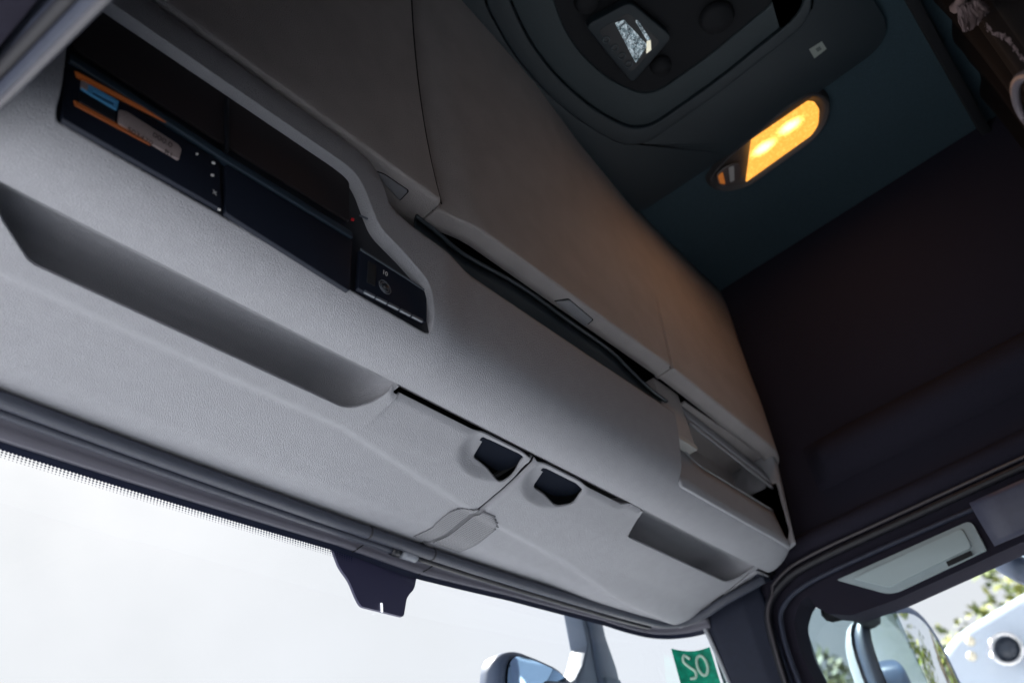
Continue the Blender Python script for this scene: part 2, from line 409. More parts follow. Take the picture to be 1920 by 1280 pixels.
def ysurf(x, z):
    if z < .765: return tab(sorted([(zz, yy) for yy, zz in PROF[3:]]), z) + bulge(x)
    return yface(z) + bulge(x)
def onface(u, v):
    r_ = ray(u, v); a, b = .40, .60
    for _ in range(40):
        m_ = (a + b) / 2; p = r_ * (m_ / r_.y)
        if m_ > ysurf(p.x, p.z): b = m_
        else: a = m_
    return p
def topz(x): return tab([(0, .853), (.40, .852), (.455, .851), (.475, .847), (.488, .838), (.497, .822), (.505, .803), (.517, .795), (.54, .790), (.60, .787), (.9, .784), (1.7, .784)], x)
def yface(z): return tab([(.765, .477), (.80, .472), (.852, .466), (.9, .462)], z)
def bulge(x): return .010 * ss(.595, .66, x)
def body_ring(x):
    tz = topz(x); b = bulge(x); r = []
    for y, z in PROF: r.append((y + b * ss(.58, .52, y), z))
    for k in range(1, 5): z = .765 + (tz - .005 - .765) * k / 4; r.append((yface(z) + b, z))
    r += [(yface(tz) + b + .0015, tz - .0015), (yface(tz) + b + .006, tz), (yface(tz) + b + .02, tz + .001), (.56, tz), (.60, tz - .01), (.60, .665), (.585, .653)]
    return [V(endmap(x, z), y + e_end(x, z) * max(0, min(1, (.583 - y) / .11)), z) for y, z in r]
xs = frange(.05, .45, 40) + frange(.452, .62, 60) + frange(.63, 1.28, 50) + frange(1.29, 1.54, 14) + frange(1.55, 1.6, 16)
rings = [body_ring(x) for x in xs]; n = len(rings[0])
bm = bmesh.new(); RV = [[bm.verts.new(p) for p in r] for r in rings]
for i in range(len(RV) - 1):
    for k in range(n): bm.faces.new((RV[i][k], RV[i][(k + 1) % n], RV[i + 1][(k + 1) % n], RV[i + 1][k]))
bm.faces.new(RV[0]); bm.faces.new(RV[-1][::-1])
body = from_bm("body", bm, M_soft, con)
# control panel recess
P0, PN = Vector((0, .4985, .66)), Vector((0, 1, .155)).normalized()
face = lambda u, v, d=0: onp(u, v, P0 + Vector((0, d, 0)), PN)
pout = [(128, 40), (104, 205), (106, 228), (126, 246), (790, 622), (808, 626), (813, 604), (813, 566), (806, 530), (772, 488), (712, 425), (695, 382), (683, 350), (665, 322), (640, 302), (180, -14), (140, -40)]
rads = [0, .006, .012, .02, .01, .012, .01, .01, .02, .03, .03, .03, .03, .03, .03, 0, 0]
pp = [onface(u, v) for u, v in pout]
wpts = fillet([V(*p) for p in pp], [r * 1.2 for r in rads], 5)
bm = bmesh.new(); add_prism(bm, [Vector((p.x, .40 * K, max(p.z, .6655 * K + EYE))) for p in wpts], Vector((0, .135 * K, 0)))
boolean(body, bm)
# open shelf at the far end
bm = bmesh.new(); add_prism(bm, fillet([V(1.140, .40, .668), V(1.512, .40, .668), V(1.512, .40, .9), V(1.140, .40, .9)], .012, 5), V(0, .185, 0) - V(0, 0, 0))
boolean(body, bm)
for p in body.data.polygons: p.use_smooth = True
try: body.data.set_sharp_from_angle(angle=math.radians(38))
except Exception: pass
sb_ = body.data
# shelf interior
box("shelf_back", (1.12, 1.545, .570, .575, .66, .90), M_door, con, 0)
sheet("shelf_lip", lambda u, v: V(u, .512 + .006 * v, .660 + v * (.098 - .022 * ss(1.17, 1.25, u))), frange(1.143, 1.516, 40), frange(0, 1, 4), M_soft, con, .008, 1)
tube("shelf_lip_edge", [V(u, .517, .758 - .022 * ss(1.17, 1.25, u)) for u in frange(1.143, 1.516, 24)], .0028, M_soft, con, 8)
box("shelf_ceiling", (1.224, 1.545, .497, .570, .846, .850), M_door, con, 0)
box("shelf_block", (1.143, 1.222, .503, .572, .762, .868), M_door, con, .004)
box("shelf_tab_lit", (1.150, 1.218, .500, .520, .748, .757), M_pale, con, .001)  # small ledge; the block's lit underside is put into its pale colour
o = sheet("shelf_trim", lambda u, v: V(u, .500 + v * .006, .818 + v * .030 - .030 * (u - 1.226) / .29), frange(1.226, 1.518, 24), frange(0, 1, 3), M_soft, con, .006, 1)
tube("shelf_bead", [V(u, .503, .808 - .030 * (u - 1.226) / .29) for u in frange(1.226, 1.518, 24)], .004, M_soft, con, 8)
bm = bmesh.new(); RG = []
for k in range(7):
    f = k / 6; z = .664 + .181 * f; L_ = lambda a, b: a + (b - a) * f
    q = fillet([V(1.512, L_(.500, .478), z), V(L_(1.522, 1.534), L_(.503, .479), z), V(L_(1.534, 1.546), L_(.524, .490), z), V(L_(1.534, 1.548), .575, z), V(1.512, .575, z)], .010, 3)
    RG.append([bm.verts.new(p) for p in q])
for k in range(6):
    for i in range(len(RG[0])): bm.faces.new((RG[k][i], RG[k][(i + 1) % len(RG[0])], RG[k + 1][(i + 1) % len(RG[0])], RG[k + 1][i]))
bm.faces.new(RG[0]); bm.faces.new(RG[-1][::-1]); o = from_bm("end_frame", bm, M_soft, con)
try: o.data.set_sharp_from_angle(angle=math.radians(40)); [setattr(p, 'use_smooth', True) for p in o.data.polygons]
except Exception: pass
# black control panel
cw = sum(wpts, Vector()) / len(wpts); bm = bmesh.new()
add_prism(bm, [Vector((cw.x + (p.x - cw.x) * 1.003, (.4985 - ((p.z - EYE) / K - .66) * .155 + .0125) * K, max(cw.z + (p.z - cw.z) * 1.003, .6650 * K + EYE))) for p in wpts], Vector((0, .004, 0)))
pan = from_bm("control_panel", bm, M_dark, con)
def slab(name, px, m, d0, d1, parent=pan, r=.003, bev=.0006):
    """rounded slab on the panel: pixel outline on the panel plane at depth d1, front at d0"""
    pts_ = fillet([V(*face(u, v, d0)) for u, v in px], r, 4)
    bm = bmesh.new(); add_prism(bm, pts_, Vector((0, (d1 - d0) * K, 0))); o = from_bm(name, bm, m, parent)
    if bev: rnd(o, bev, 2, 50)
    return o
M_bay = mat("bay_lining", (.013, .009, .012), .7)
M_din = mat("unit_face_plastic", (.010, .014, .026), .55, spec=.2)
M_rail = mat("panel_rail", (.02, .035, .055), .35)
slab("upper_bay", [(136, 66), (196, 12), (645, 318), (655, 345), (655, 415), (330, 213), (140, 90)], M_bay, .009, .012)
slab("panel_rail", [(132, 100), (300, 208), (420, 286), (660, 434), (662, 446), (420, 298), (300, 220), (130, 112)], M_rail, .004, .012, r=.001)
slab("bay_divider", [(424, 182), (430, 186), (430, 284), (424, 280)], M_dark, .005, .012, r=.001)
slab("radio_unit", [(122, 122), (410, 302), (416, 392), (118, 222)], M_din, .006, .012)
slab("blank_unit", [(424, 308), (660, 450), (656, 545), (424, 398)], M_din, .006, .012)
slab("switch_unit", [(676, 466), (800, 545), (800, 604), (672, 540)], M_din, .006, .012)
slab("backlit_strip", [(141, 133), (147, 136), (312, 224), (312, 229), (145, 144)], M_orange, .0045, .006, r=.0008, bev=0)
slab("backlit_strip", [(139, 188), (146, 192), (285, 268), (283, 272), (142, 197)], M_orange, .0045, .006, r=.0008, bev=0)
# usb style card frame
fr = lambda L: [V(*face(u, v, .003)) for u, v in L]
outer = fr([(154, 151), (223, 190), (219, 206), (153, 166)]); inner = fr([(175, 170), (216, 192), (214, 198), (174, 176)])
bm = bmesh.new(); add_ring(bm, outer, inner, Vector((0, .003, 0))); from_bm("card_frame", bm, M_blue, pan)
slab("card_end", [(153, 150), (166, 157), (164, 170), (152, 163)], M_lcd, .0026, .004, r=.001, bev=0)
slab("card_body", [(150, 172), (218, 208), (216, 228), (148, 190)], M_dark, .004, .008, r=.002)
slab("display", [(224, 205), (240, 210), (334, 270), (341, 280), (336, 300), (222, 231)], M_lcd, .004, .008, r=.003)
lx = (V(*face(330, 285, .0035)) - V(*face(240, 230, .0035)))
ly = (V(*face(240, 205, .0035)) - V(*face(240, 232, .0035)))
M_ink = mat("lcd_ink", (.06, .04, .05), .5)
text("lettering", "000.0", .0135, frame(V(*face(305, 263, .0032)), lx, ly), M_ink, pan)
text("lettering", "503470     B1", .0125, frame(V(*face(282, 268, .0032)), lx, ly), M_ink, pan)
for (u, v, s) in ((370, 288, 2.0), (401, 305, 2.6), (399, 328, 2.6), (412, 392, 2.2)):
    slab("indicator", [(u - s, v - s), (u + s, v - s * .4), (u + s, v + s), (u - s, v + s * .4)], M_white, .0050, .006, r=.0004, bev=0)
text("lettering", "x", .014, frame(V(*face(403, 360, .005)), lx, ly), M_white, pan)
text("lettering", "10", .0125, frame(V(*face(722, 512, .005)), lx, ly), M_white, pan)
c = V(*face(722, 538, .004)); 
for R, r_, mm in ((.0125, .0010, M_rail), (.0085, .0012, M_rail)):
    tube("knob_ring", [c + Vector((math.cos(a) * R, 0, math.sin(a) * R * 1.1)) for a in frange(0, 2 * math.pi, 24)], r_, mat("knob_ring_metal", (.12, .14, .17), .3), pan, 6)
tube("socket_knob", [c + Vector((0, .004, 0)), c + Vector((0, -.003, 0)), c + Vector((0, -.0045, 0))], .006, M_dark, pan, 16, rr=[.0065, .006, .004])
slab("slot", [(691, 489), (706, 497), (704, 536), (689, 528)], M_void, .0045, .006, r=.001)
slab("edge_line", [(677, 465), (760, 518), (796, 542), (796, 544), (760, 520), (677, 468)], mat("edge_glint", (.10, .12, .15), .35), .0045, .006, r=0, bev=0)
seg0, seg1 = Vector((684, 543, 0)), Vector((796, 600, 0))
for k in range(5):
    a = seg0.lerp(seg1, k / 5 + .008); b = seg0.lerp(seg1, (k + 1) / 5 - .02)
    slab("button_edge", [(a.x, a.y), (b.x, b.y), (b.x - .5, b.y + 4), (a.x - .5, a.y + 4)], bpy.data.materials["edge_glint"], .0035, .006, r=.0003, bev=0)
slab("indicator_red", [(660, 408), (665, 410), (664, 414), (659, 412)], M_red, .0045, .006, r=.0003, bev=0)
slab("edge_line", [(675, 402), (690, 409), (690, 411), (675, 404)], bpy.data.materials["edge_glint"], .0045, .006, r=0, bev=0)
slab("screw", [(128, 113), (133, 115), (132, 120), (127, 118)], M_rail, .0045, .006, r=.002, bev=0)

# storage flaps
def ytop(x): return tab([(0, .372), (.64, .392), (.84, .410), (1.0, .437), (1.2, .462), (1.36, .470), (1.6, .478)], x)
def seamL(z): return .600 + (.535 - .600) * max(0, (z - .87) / .38)
def seamR(z): return 1.146 + (1.235 - 1.150) * max(0, (z - .87) / .46)
def dface(x, z):
    k = max(0, min(1, (z - .87) / .46)); b = .466
    return b + (ytop(x) - b) * k ** 1.7
VP = [('u', .000), ('u', .35), ('u', .7), ('u', .9), ('r', 0), ('r', .25), ('r', .5), ('r', .75), ('r', 1)] + [('f', k / 30) for k in range(1, 31)]
def flap(name, left, right_, m, n, chamfer=0, round_r=True, zdrop=None):
    def fn(t_, j):
        kind, q = VP[int(j)]
        R = .0042
        z = .868
        x_at = lambda z_: left(z_) + (right_(z_) - left(z_)) * t_
        # distance to side edges in x, for rounded vertical corners
        if kind == 'u':
            x = x_at(z); y = dface(x, .87) + (.030 if chamfer or name == 'end_fascia' else .062) * (1 - q); zz = .864 + .002 * q
        elif kind == 'r':
            x = x_at(z); a = q * math.pi / 2; y = dface(x, .87) + R * (1 - math.sin(a)); zz = .866 + R * (1 - math.cos(a))
        else:
            zz = .871 + (ROOF - .001 - .871) * q; x = x_at(zz); y = dface(x, zz)
        wx = (right_(zz) - left(zz)); dl = t_ * wx; dr = (1 - t_) * wx
        if chamfer: y += .012 * (1 - ss(0, .075, dl))
        kk = 1 - ss(.93, 1.12, zz)
        y += .004 * (1 - ss(0, .004, dl)) * (kk if name == 'end_fascia' else 1) + .004 * (1 - ss(0, .004, dr)) * (1 if name == 'storage_flap' and not chamfer else kk)
        if name == 'end_fascia': y += e_end(1.545 + .055 * max(0, 1 - dr / .075), zz) if dr < .075 else 0
        if name == 'end_fascia': zz -= .030 * max(0, (x - 1.15) / .40) * ((1 - q) ** 3 if kind == 'f' else 1)
        return V(x, y, zz)
    ts = [0, .002, .004, .008, .015, .03, .05, .08, .11] + frange(.14, .97, n) + [.985, .993, .997, 1]
    o = sheet(name, fn, ts, range(len(VP)), m, con, .012, 1)
    try: o.data.set_sharp_from_angle(angle=math.radians(24))
    except Exception: pass
    return o
d1 = flap("storage_flap", lambda z: .05, lambda z: seamL(z) - .0018, M_door, 30)
d2 = flap("storage_flap", lambda z: seamL(z) + .0018, lambda z: seamR(z) - .0001 - .0017 * (1 - ss(.95, 1.04, z)), M_door, 40, chamfer=1)
d3 = flap("end_fascia", lambda z: seamR(z) + .0001 + .0017 * (1 - ss(.95, 1.04, z)), lambda z: tab(XE, max(z, .87)), M_door, 30)
for d, lab in ((d1, "grey flap above the control panel"), (d2, "wide grey flap over the dark gap"), (d3, "curved grey end piece beside the side wall")): d["label"] = lab
def latch(px, par, c_):
    pts_ = fillet([V(*on(u, v, 2, .8625)) for u, v in px], .004, 3)
    bm = bmesh.new(); add_prism(bm, pts_, Vector((0, 0, .006))); o = from_bm("latch", bm, M_soft, par); rnd(o, .0012, 2)
    grow = [p + (p - sum(pts_, Vector()) / len(pts_)) * .10 + Vector((0, 0, .0028)) for p in pts_]
    bm = bmesh.new(); add_prism(bm, grow, Vector((0, 0, .002))); from_bm("latch_gap", bm, M_void, o)
latch([(1042, 567), (1068, 564), (1111, 600), (1096, 612)], d2, 0)
latch([(700, 322), (722, 330), (765, 359), (749, 376)], d1, 0)
# dark storage interior with inner lip seen through the gap
box("storage_back", (.05, 1.599, .588, .594, .66, ROOF - .004), M_void, con, 0)
M_lip = mat("slot_lip_plastic", (.05, .065, .08), .35)
LB = smooth_path([on(u, v, 1, .500) for u, v in ((780, 405), (815, 432), (860, 470), (905, 497), (960, 527), (1010, 560), (1060, 597), (1110, 632), (1150, 662), (1185, 697), (1215, 726), (1250, 752))], 5)
tube("slot_bead", [V(*p) for p in LB], .0045, M_lip, con, 8)
sheet("slot_lip", lambda i, v: V(LB[int(i)].x, LB[int(i)].y + .004 + .010 * v, LB[int(i)].z - v * .07), range(len(LB)), [0, .3, .6, 1], M_lip, con, .002, 1)
GP = [(seamL(z), z) for z in frange(.868, 1.325, 30)]
sheet("seam_shade", lambda i, v: V(GP[int(i)][0] + (v - .5) * .0052, dface(GP[int(i)][0], GP[int(i)][1]) + .0052, GP[int(i)][1]), range(31), [0, 1], M_void, con, .001, 1)  # black strip paints the shade of the narrow seam
GR = [(seamR(z), z) for z in frange(.868, .975, 10)]
sheet("seam_shade", lambda i, v: V(GR[int(i)][0] + (v - .5) * .0052, dface(GR[int(i)][0], GR[int(i)][1]) + .0052, GR[int(i)][1]), range(11), [0, 1], M_void, con, .001, 1)  # same painted shade for the lower part of the right seam
box("storage_floor", (.60, 1.135, .50, .59, .800, .806), M_void, con, 0)

# underside: two panels with scooped grips
def yh(x):
    best = tab([(p.x, p.y) for p in RP[:84]], x); return best + .001
def zsof(x, y):
    # front-to-back section
    z = tab([(.55, .6505), (.60, .6465), (.655, .6365), (.69, .6300), (.768, .6165), (.80, .6200), (.86, .627)], y)
    return z
def zsm(x, y):
    return sum(zsof(x, y + d) * w_ for d, w_ in ((-.010, .15), (-.005, .22), (0, .26), (.005, .22), (.010, .15)))
def scoop(x, y, xa0, xa1, xb, D):
    t_ = max(0, min(1, (y - .58) / .061))
    dl = x - (xa0 + (xa1 - xa0) * t_); dr = xb - .012 * t_ ** 3 - x
    qy = max(0, (y - .545) / (.6415 - .545))
    if dl <= 0 or dr <= 0 or qy >= 1: return 0
    rn = lambda t: math.sqrt(max(0, 1 - (1 - min(1, t)) ** 2))
    return D * (1 - qy ** 2.3) ** .5 * rn(dl / .020) * rn(dr / .035)
def lipband(x, y):     # raised rim in front of the scoops, running into a soft crease across the panels
    yr = tab([(0, .668), (.6, .672), (.72, .690), (.88, .715), (1.1, .735), (1.2, .750), (1.3, .765), (1.6, .78)], x)
    k = ss(.0, .012, y - .642) * 1.0
    r = -.0055 * (1 - ss(yr - .008, yr + .006, y)) * (ss(.58, .66, y) if x > .62 else 1)
    return r
def dimple(x, y, cx, cy):
    d = math.hypot((x - cx) / .072, (y - cy) / .050); return -.010 * math.exp(-d ** 4) * 1.0 + .0
def sof(x, y):
    z = zsm(x, y) + lipband(x, y)
    # hollow around each hand hole (ramp on the front side)
    for cx in (.814, .944):
        d = math.hypot((x - cx) / .062, (y - .610) / .044)
        z += .012 * (1 - ss(.62, 1.05, d)) * ss(.590, .606, y)
    # sculpted flat near the far end
    z += -.006 * ss(1.12, 1.28, x) * ss(.70, .76, y) * (1 - ss(.79, .82, y))
    return z
def ywarp(v):       # more rows round the scoop edge
    return v
ROWS = frange(0, .20, 8) + frange(.215, .28, 16)[0:] + frange(.285, 1, 44)
def soffit(name, xa, xb, n_):
    def fn(x, v):
        y0 = .586 + (.009 * ss(.604, .614, x) - .009 * ss(1.088, 1.104, x))
        y1 = yh(x); y = y0 + (y1 - y0) * v
        # the two panels part along a line square to the cab
        xx = x
        e = min(x - xa, xb - x)
        return V(xx, y, sof(x, y) + .006 * (1 - ss(0, .005, e)) + .004 * (1 - ss(0, .004, y - y0)) * (0 if (.2 < x < .59 or 1.13 < x < 1.5) else 1))
    X_ = sorted(set([q for q in frange(.150, .225, 75) + frange(1.115, 1.165, 40) if xa < q < xb] + frange(xa, xb, n_) + [xa + .0015, xa + .003, xb - .0015, xb - .003]))
    Y_ = [X_[0]]
    for q in X_[1:]:
        if q - Y_[-1] > .0006: Y_.append(q)
    X_ = Y_[:-1] + [xb] if xb - Y_[-1] < .001 else Y_ + [xb]
    return sheet(name, fn, X_, ROWS, M_soft, con, .004, -1)
s1 = soffit("underside_panel", .07, .8755, 230); s2 = soffit("underside_panel", .8795, 1.5125, 190)
s1["label"] = "long underside panel with the long scooped grip"; s2["label"] = "short underside panel ending at the side wall"
box("underside_gap", (.874, .881, .586, .83, .660, .664), M_void, con, 0)
# panel end beyond the windscreen corner
def endf(u, v):
    a = tab([(0, 1.5125), (1, 1.5125)], v); y = .590 + (yh(1.5125) - .590) * v
    xb = tab([(.59, 1.575), (.62, 1.553), (.66, 1.522), (.70, 1.5145), (.78, 1.513)], y)
    x = a + (xb - a) * u
    return V(x, y, sof(a, y) + .004 * u)
sheet("underside_end", endf, frange(0, 1, 6), ROWS, M_soft, con, .004, -1)
# grips: an opening in the panel with a deep undercut liner above it
def grip(par, L, xa, xb, z0, name="grip_liner"):
    P = fillet([V(x, y, .55) for x, y in L], [0] + [.012] * (len(L) - 4) + [.03, .02, 0], 6)
    bm = bmesh.new(); add_prism(bm, P, Vector((0, 0, .3))); boolean(par, bm)
    prof = [(.584, .6555), (.592, .664), (.604, .674), (.620, .683), (.640, .690), (.665, .694), (.690, .692), (.712, .680), (.722, .660), (.722, .644)]
    def fn(x, v):
        j = v * (len(prof) - 1); i0 = min(int(j), len(prof) - 2); f = j - i0
        y = prof[i0][0] * (1 - f) + prof[i0 + 1][0] * f; z = prof[i0][1] * (1 - f) + prof[i0 + 1][1] * f
        rn = lambda t: math.sqrt(max(0, 1 - (1 - max(0, min(1, t))) ** 2))
        k = rn((x - xa) / .02) * rn((xb - x) / .06)
        yy = min(y, .66) if False else y
        return V(x, yy, z0 + (z - z0) * k + (0 if k > 0 else 0))
    xs_ = sorted(set(frange(xa, xa + .02, 8) + frange(xa + .02, xb - .06, 40) + frange(xb - .06, xb, 12)))
    return sheet(name, fn, xs_, frange(0, 1, 27), M_soft, par, .003, -1)
g_a, g_b = on(0, 394, 2, .646), on(59, 481, 2, .641)
g_c = g_a + (g_a - g_b) * .9
grip(s1, [(g_c.x, .54), (g_a.x, g_a.y), (g_b.x, .6415), (.582, .6415), (.603, .612), (.603, .54)], .085, .612, .6475)
grip(s2, [(1.114, .54), (1.160, .6385), (1.482, .6385), (1.502, .612), (1.502, .54)], 1.105, 1.512, .6475)
# hand holes
M_hole = mat("hole_shade_backing", (.003, .006, .014), .95)  # near-black plate paints the shade inside each hole
def hole(px, par):
    pts_ = [on(u, v, 2, .648) for u, v in px]
    P = fillet([V(*p) for p in pts_], [.010, .012, .008, .012, .02], 5)
    bm = bmesh.new(); add_prism(bm, [p - Vector((0, 0, .08)) for p in P], Vector((0, 0, .16)))
    boolean(par, bm)
    for p in par.data.polygons: p.use_smooth = True
    try: par.data.set_sharp_from_angle(angle=math.radians(40))
    except Exception: pass
    bm = bmesh.new(); cc = sum(P, Vector()) / len(P); low = min(p.z for p in [Vector(v.co) for v in []] + [P[0]])
    add_prism(bm, [cc + (q - cc) * 1.12 + Vector((0, 0, .010)) for q in P], Vector((0, 0, .004)))
    o = from_bm("hand_hole_shade", bm, M_hole, par); return o
for o_b in (s1, s2):   # bake solidify before cutting
    dg = bpy.context.evaluated_depsgraph_get(); bpy.context.view_layer.update()
hole([(886, 856), (912, 828), (984, 861), (962, 880), (936, 889)], s1)
hole([(998, 911), (1024, 887), (1094, 918), (1072, 934), (1040, 936)], s2)
# microphone / loudspeaker grille: two fields of fine punched mesh either side of the joint
mg = bpy.data.materials.new("punched_grille"); mg.use_nodes = True; t = mg.node_tree; b = t.nodes['Principled BSDF']
g_ = t.nodes.new("ShaderNodeNewGeometry"); rt = t.nodes.new("ShaderNodeVectorMath"); rt.operation = 'SCALE'; rt.inputs['Scale'].default_value = 215
t.links.new(g_.outputs['Position'], rt.inputs[0]); fx = t.nodes.new("ShaderNodeVectorMath"); fx.operation = 'FRACTION'; t.links.new(rt.outputs['Vector'], fx.inputs[0])
sx = t.nodes.new("ShaderNodeSeparateXYZ"); t.links.new(fx.outputs['Vector'], sx.inputs[0]); cx_ = t.nodes.new("ShaderNodeCombineXYZ")
t.links.new(sx.outputs['X'], cx_.inputs['X']); t.links.new(sx.outputs['Y'], cx_.inputs['Y'])
ds = t.nodes.new("ShaderNodeVectorMath"); ds.operation = 'DISTANCE'; ds.inputs[1].default_value = (.5, .5, 0); t.links.new(cx_.outputs[0], ds.inputs[0])
gt = t.nodes.new("ShaderNodeMapRange"); gt.inputs['From Min'].default_value = .30; gt.inputs['From Max'].default_value = .36; t.links.new(ds.outputs['Value'], gt.inputs['Value'])
mc = t.nodes.new("ShaderNodeMix"); mc.data_type = 'RGBA'; mc.inputs['A'].default_value = (.03, .035, .045, 1); mc.inputs['B'].default_value = (.24, .245, .27, 1)
t.links.new(gt.outputs['Result'], mc.inputs['Factor']); t.links.new(mc.outputs['Result'], b.inputs['Base Color']); b.inputs['Roughness'].default_value = .6
def grille(xa, xb, ya, yb, shape, par):
    o = sheet("grille", lambda x, y: V(x, y, sof(x, y) - .0006), frange(xa, xb, 16), frange(ya, yb, 24), mg, par, .0012, 1, True, lambda x, y: not shape(x, y))
    return o
inA = lambda x, y: x > .846 - .004 * ((.82 - y) / .1) + .030 * max(0, (.735 - y) / .035) ** 2
grille(.838, .874, .700, .805, inA, s1)
inB = lambda x, y: x < .940 - .035 * max(0, (.735 - y) / .035) ** 2
grille(.8815, .942, .700, .803, inB, s2)

# ================================================================== ROOF HATCH, LAMP, CONTROLLER
def R_(u, v, z=1.32): p = on(u, v, 2, z); return V(*p)
rh = thing("roof_hatch", "dark rounded roof hatch surround with a deep stepped recess in the ceiling", "roof hatch", V(.86, .15, 1.32))
def outline(xr, yf, yb, rf, rb, xl=None, z=1.32):
    xl = 1.72 - xr if xl is None else xl
    # curved front edge (towards the console) like the plan shape in the roof
    pts_ = [V(xl, yf - .05, z), V(xl + (xr - xl) * .3, yf - .01, z), V(.86, yf, z), V(xr - (xr - xl) * .25, yf - .005, z), V(xr, yf - .035, z), V(xr + .008, (yf + yb) / 2, z), V(xr, yb, z), V(xl, yb, z)]
    return fillet(pts_, [rf * K, .2, .2, .2, rf * K, .05, rb * K, rb * K], 8)
plate_o = fillet([V(.47, .40, 1.32), V(.70, .42, 1.32), V(.95, .45, 1.32), V(1.238, .475, 1.32), V(1.252, .20, 1.32), V(1.252, -.10, 1.32), V(.47, -.10, 1.32), V(.47, .2, 1.32)], [.05, .1, .1, .06, .1, .10, .1, .05], 8)
g1_o = outline(1.098, .412, -.03, .10, .07)
g2_o = outline(1.072, .378, -.02, .11, .06)
cav_o = outline(1.022, .322, .0, .10, .05)
up = lambda L, dz: [p + Vector((0, 0, dz)) for p in L]
def sc(L, k): c_ = sum(L, Vector()) / len(L); return [c_ + (p - c_) * k for p in L]
o = from_bm("surround", (lambda b: (add_ring(b, up(plate_o, -.004), up(g1_o, -.004), Vector((0, 0, .018))), b)[1])(bmesh.new()), M_hatch, rh); rnd(o, .004, 3, 50)
o = from_bm("groove", (lambda b: (add_prism(b, up(sc(g1_o, 1.02), .010), Vector((0, 0, .003))), b)[1])(bmesh.new()), M_void, rh)
o = from_bm("tray_rim", (lambda b: (add_ring(b, up(sc(g1_o, .985), -.016), up(g2_o, -.012), Vector((0, 0, .024))), b)[1])(bmesh.new()), M_hatch, rh); rnd(o, .006, 3, 50)
o = from_bm("tray", (lambda b: (add_ring(b, up(sc(g2_o, .99), -.004), up(cav_o, .0), Vector((0, 0, .010))), b)[1])(bmesh.new()), mat("tray_plastic", (.028, .045, .055), .55, mottle=(500, .15)), rh); rnd(o, .004, 3, 50)
o = from_bm("recess_panel", (lambda b: (add_prism(b, up(cav_o, .006), Vector((0, 0, .002))), b)[1])(bmesh.new()), M_void, rh)
for (u, v, r) in ((1240, 125, .028), (1345, 35, .045), (1100, 5, .03)):
    c = R_(u, v, 1.315); tube("catch", [c + Vector((0, 0, .008)), c, c - Vector((0, 0, .012))], r, M_void, rh, 20, rr=[r, r, r * .8])
# hatch sticker
hs = thing("hatch_label", "small pale square label on the dark hatch surround", "label", R_(1533, 94))
bm = bmesh.new(); add_prism(bm, [R_(u, v, 1.3165) for u, v in ((1517, 93), (1541, 78), (1550, 92), (1527, 110))], Vector((0, 0, .0006))); from_bm("paper", bm, mat("label_paper", (.33, .38, .36), .6), hs)
bm = bmesh.new(); add_prism(bm, [R_(u, v, 1.3162) for u, v in ((1529, 92), (1537, 87), (1541, 93), (1533, 98))], Vector((0, 0, .0003))); from_bm("symbol", bm, mat("label_ink", (.12, .15, .15), .6), hs)
# hand controller parked in the hatch recess
rc = thing("control_unit", "dark control unit with reflective screen and four round keys in the roof recess", "control unit", R_(1180, 80, 1.30))
ZC = 1.300
hq = [R_(u, v, ZC) for u, v in ((1097, 50), (1182, 4), (1262, 70), (1186, 158))]
bm = bmesh.new(); add_prism(bm, fillet(hq, .02, 5), Vector((0, 0, .03))); o = from_bm("housing", bm, M_hatch, rc); rnd(o, .004, 3)
inq = [R_(u, v, ZC - .0005) for u, v in ((1122, 58), (1178, 24), (1238, 78), (1184, 136))]
bm = bmesh.new(); add_prism(bm, fillet(inq, .012, 4), Vector((0, 0, .003))); o = from_bm("key_plate", bm, M_dark, rc)
def sq(L, z, m, nm, r=.004):
    bm = bmesh.new(); add_prism(bm, fillet([R_(u, v, z) for u, v in L], r, 3), Vector((0, 0, .002))); o = from_bm(nm, bm, m, rc); return o
M_scr = mat("screen_mirror", (.30, .35, .38), .16, 1, bump=('noise', 60, .6, .004))
scr = sq([(1153, 43), (1170, 37), (1214, 85), (1192, 119)], ZC - .0022, M_scr, "screen")
sq([(1191, 40), (1195, 37), (1220, 74), (1214, 78)], ZC - .0022, M_scr, "screen")
hl = sq([(1213, 78), (1220, 76), (1221, 94), (1212, 101)], ZC - .0030, mat("screen_glint", (.9, .9, .75), .3, emit=(1, .95, .75), estr=.15), "painted_glint", .001)  # glint on the screen painted as a small glowing patch
for (u, v) in ((1137, 75), (1153, 90), (1166, 105), (1179, 121)):
    c = R_(u, v, ZC - .0015); tube("key", [c + Vector((math.cos(a) * .0085, math.sin(a) * .0085, 0)) for a in frange(0, 2 * math.pi, 16)], .0017, mat("key_ring", (.10, .13, .15), .5), rc, 6)

# dome lamp
dl = thing("dome_lamp", "lit amber roof lamp with a small reading spot beside it", "lamp", R_(1440, 270))
ho = [R_(u, v, 1.322) for u, v in ((1326, 334), (1352, 300), (1478, 192), (1520, 168), (1550, 176), (1556, 200), (1545, 232), (1524, 258), (1400, 347), (1362, 356), (1334, 352))]
ho = fillet(ho, .03, 5)
c_ = sum(ho, Vector()) / len(ho)
li = [R_(u, v, 1.318) for u, v in ((1408, 262), (1514, 189), (1526, 190), (1535, 203), (1533, 232), (1521, 251), (1398, 339))]
M_bez = mat("lamp_bezel", (.05, .05, .055), .45)
bm = bmesh.new()
n_ = len(ho); RG = [[bm.verts.new(c_ + (p - c_) * k + Vector((0, 0, dz))) for p in ho] for k, dz in ((1.03, .012), (1.0, -.004), (.985, -.013), (.96, -.014), (.90, .001), (.84, .003))]
for q_ in range(5):
    for i in range(n_): bm.faces.new((RG[q_][i], RG[q_][(i + 1) % n_], RG[q_ + 1][(i + 1) % n_], RG[q_ + 1][i]))
bm.faces.new(RG[-1]); o = from_bm("bezel", bm, M_bez, dl, True)
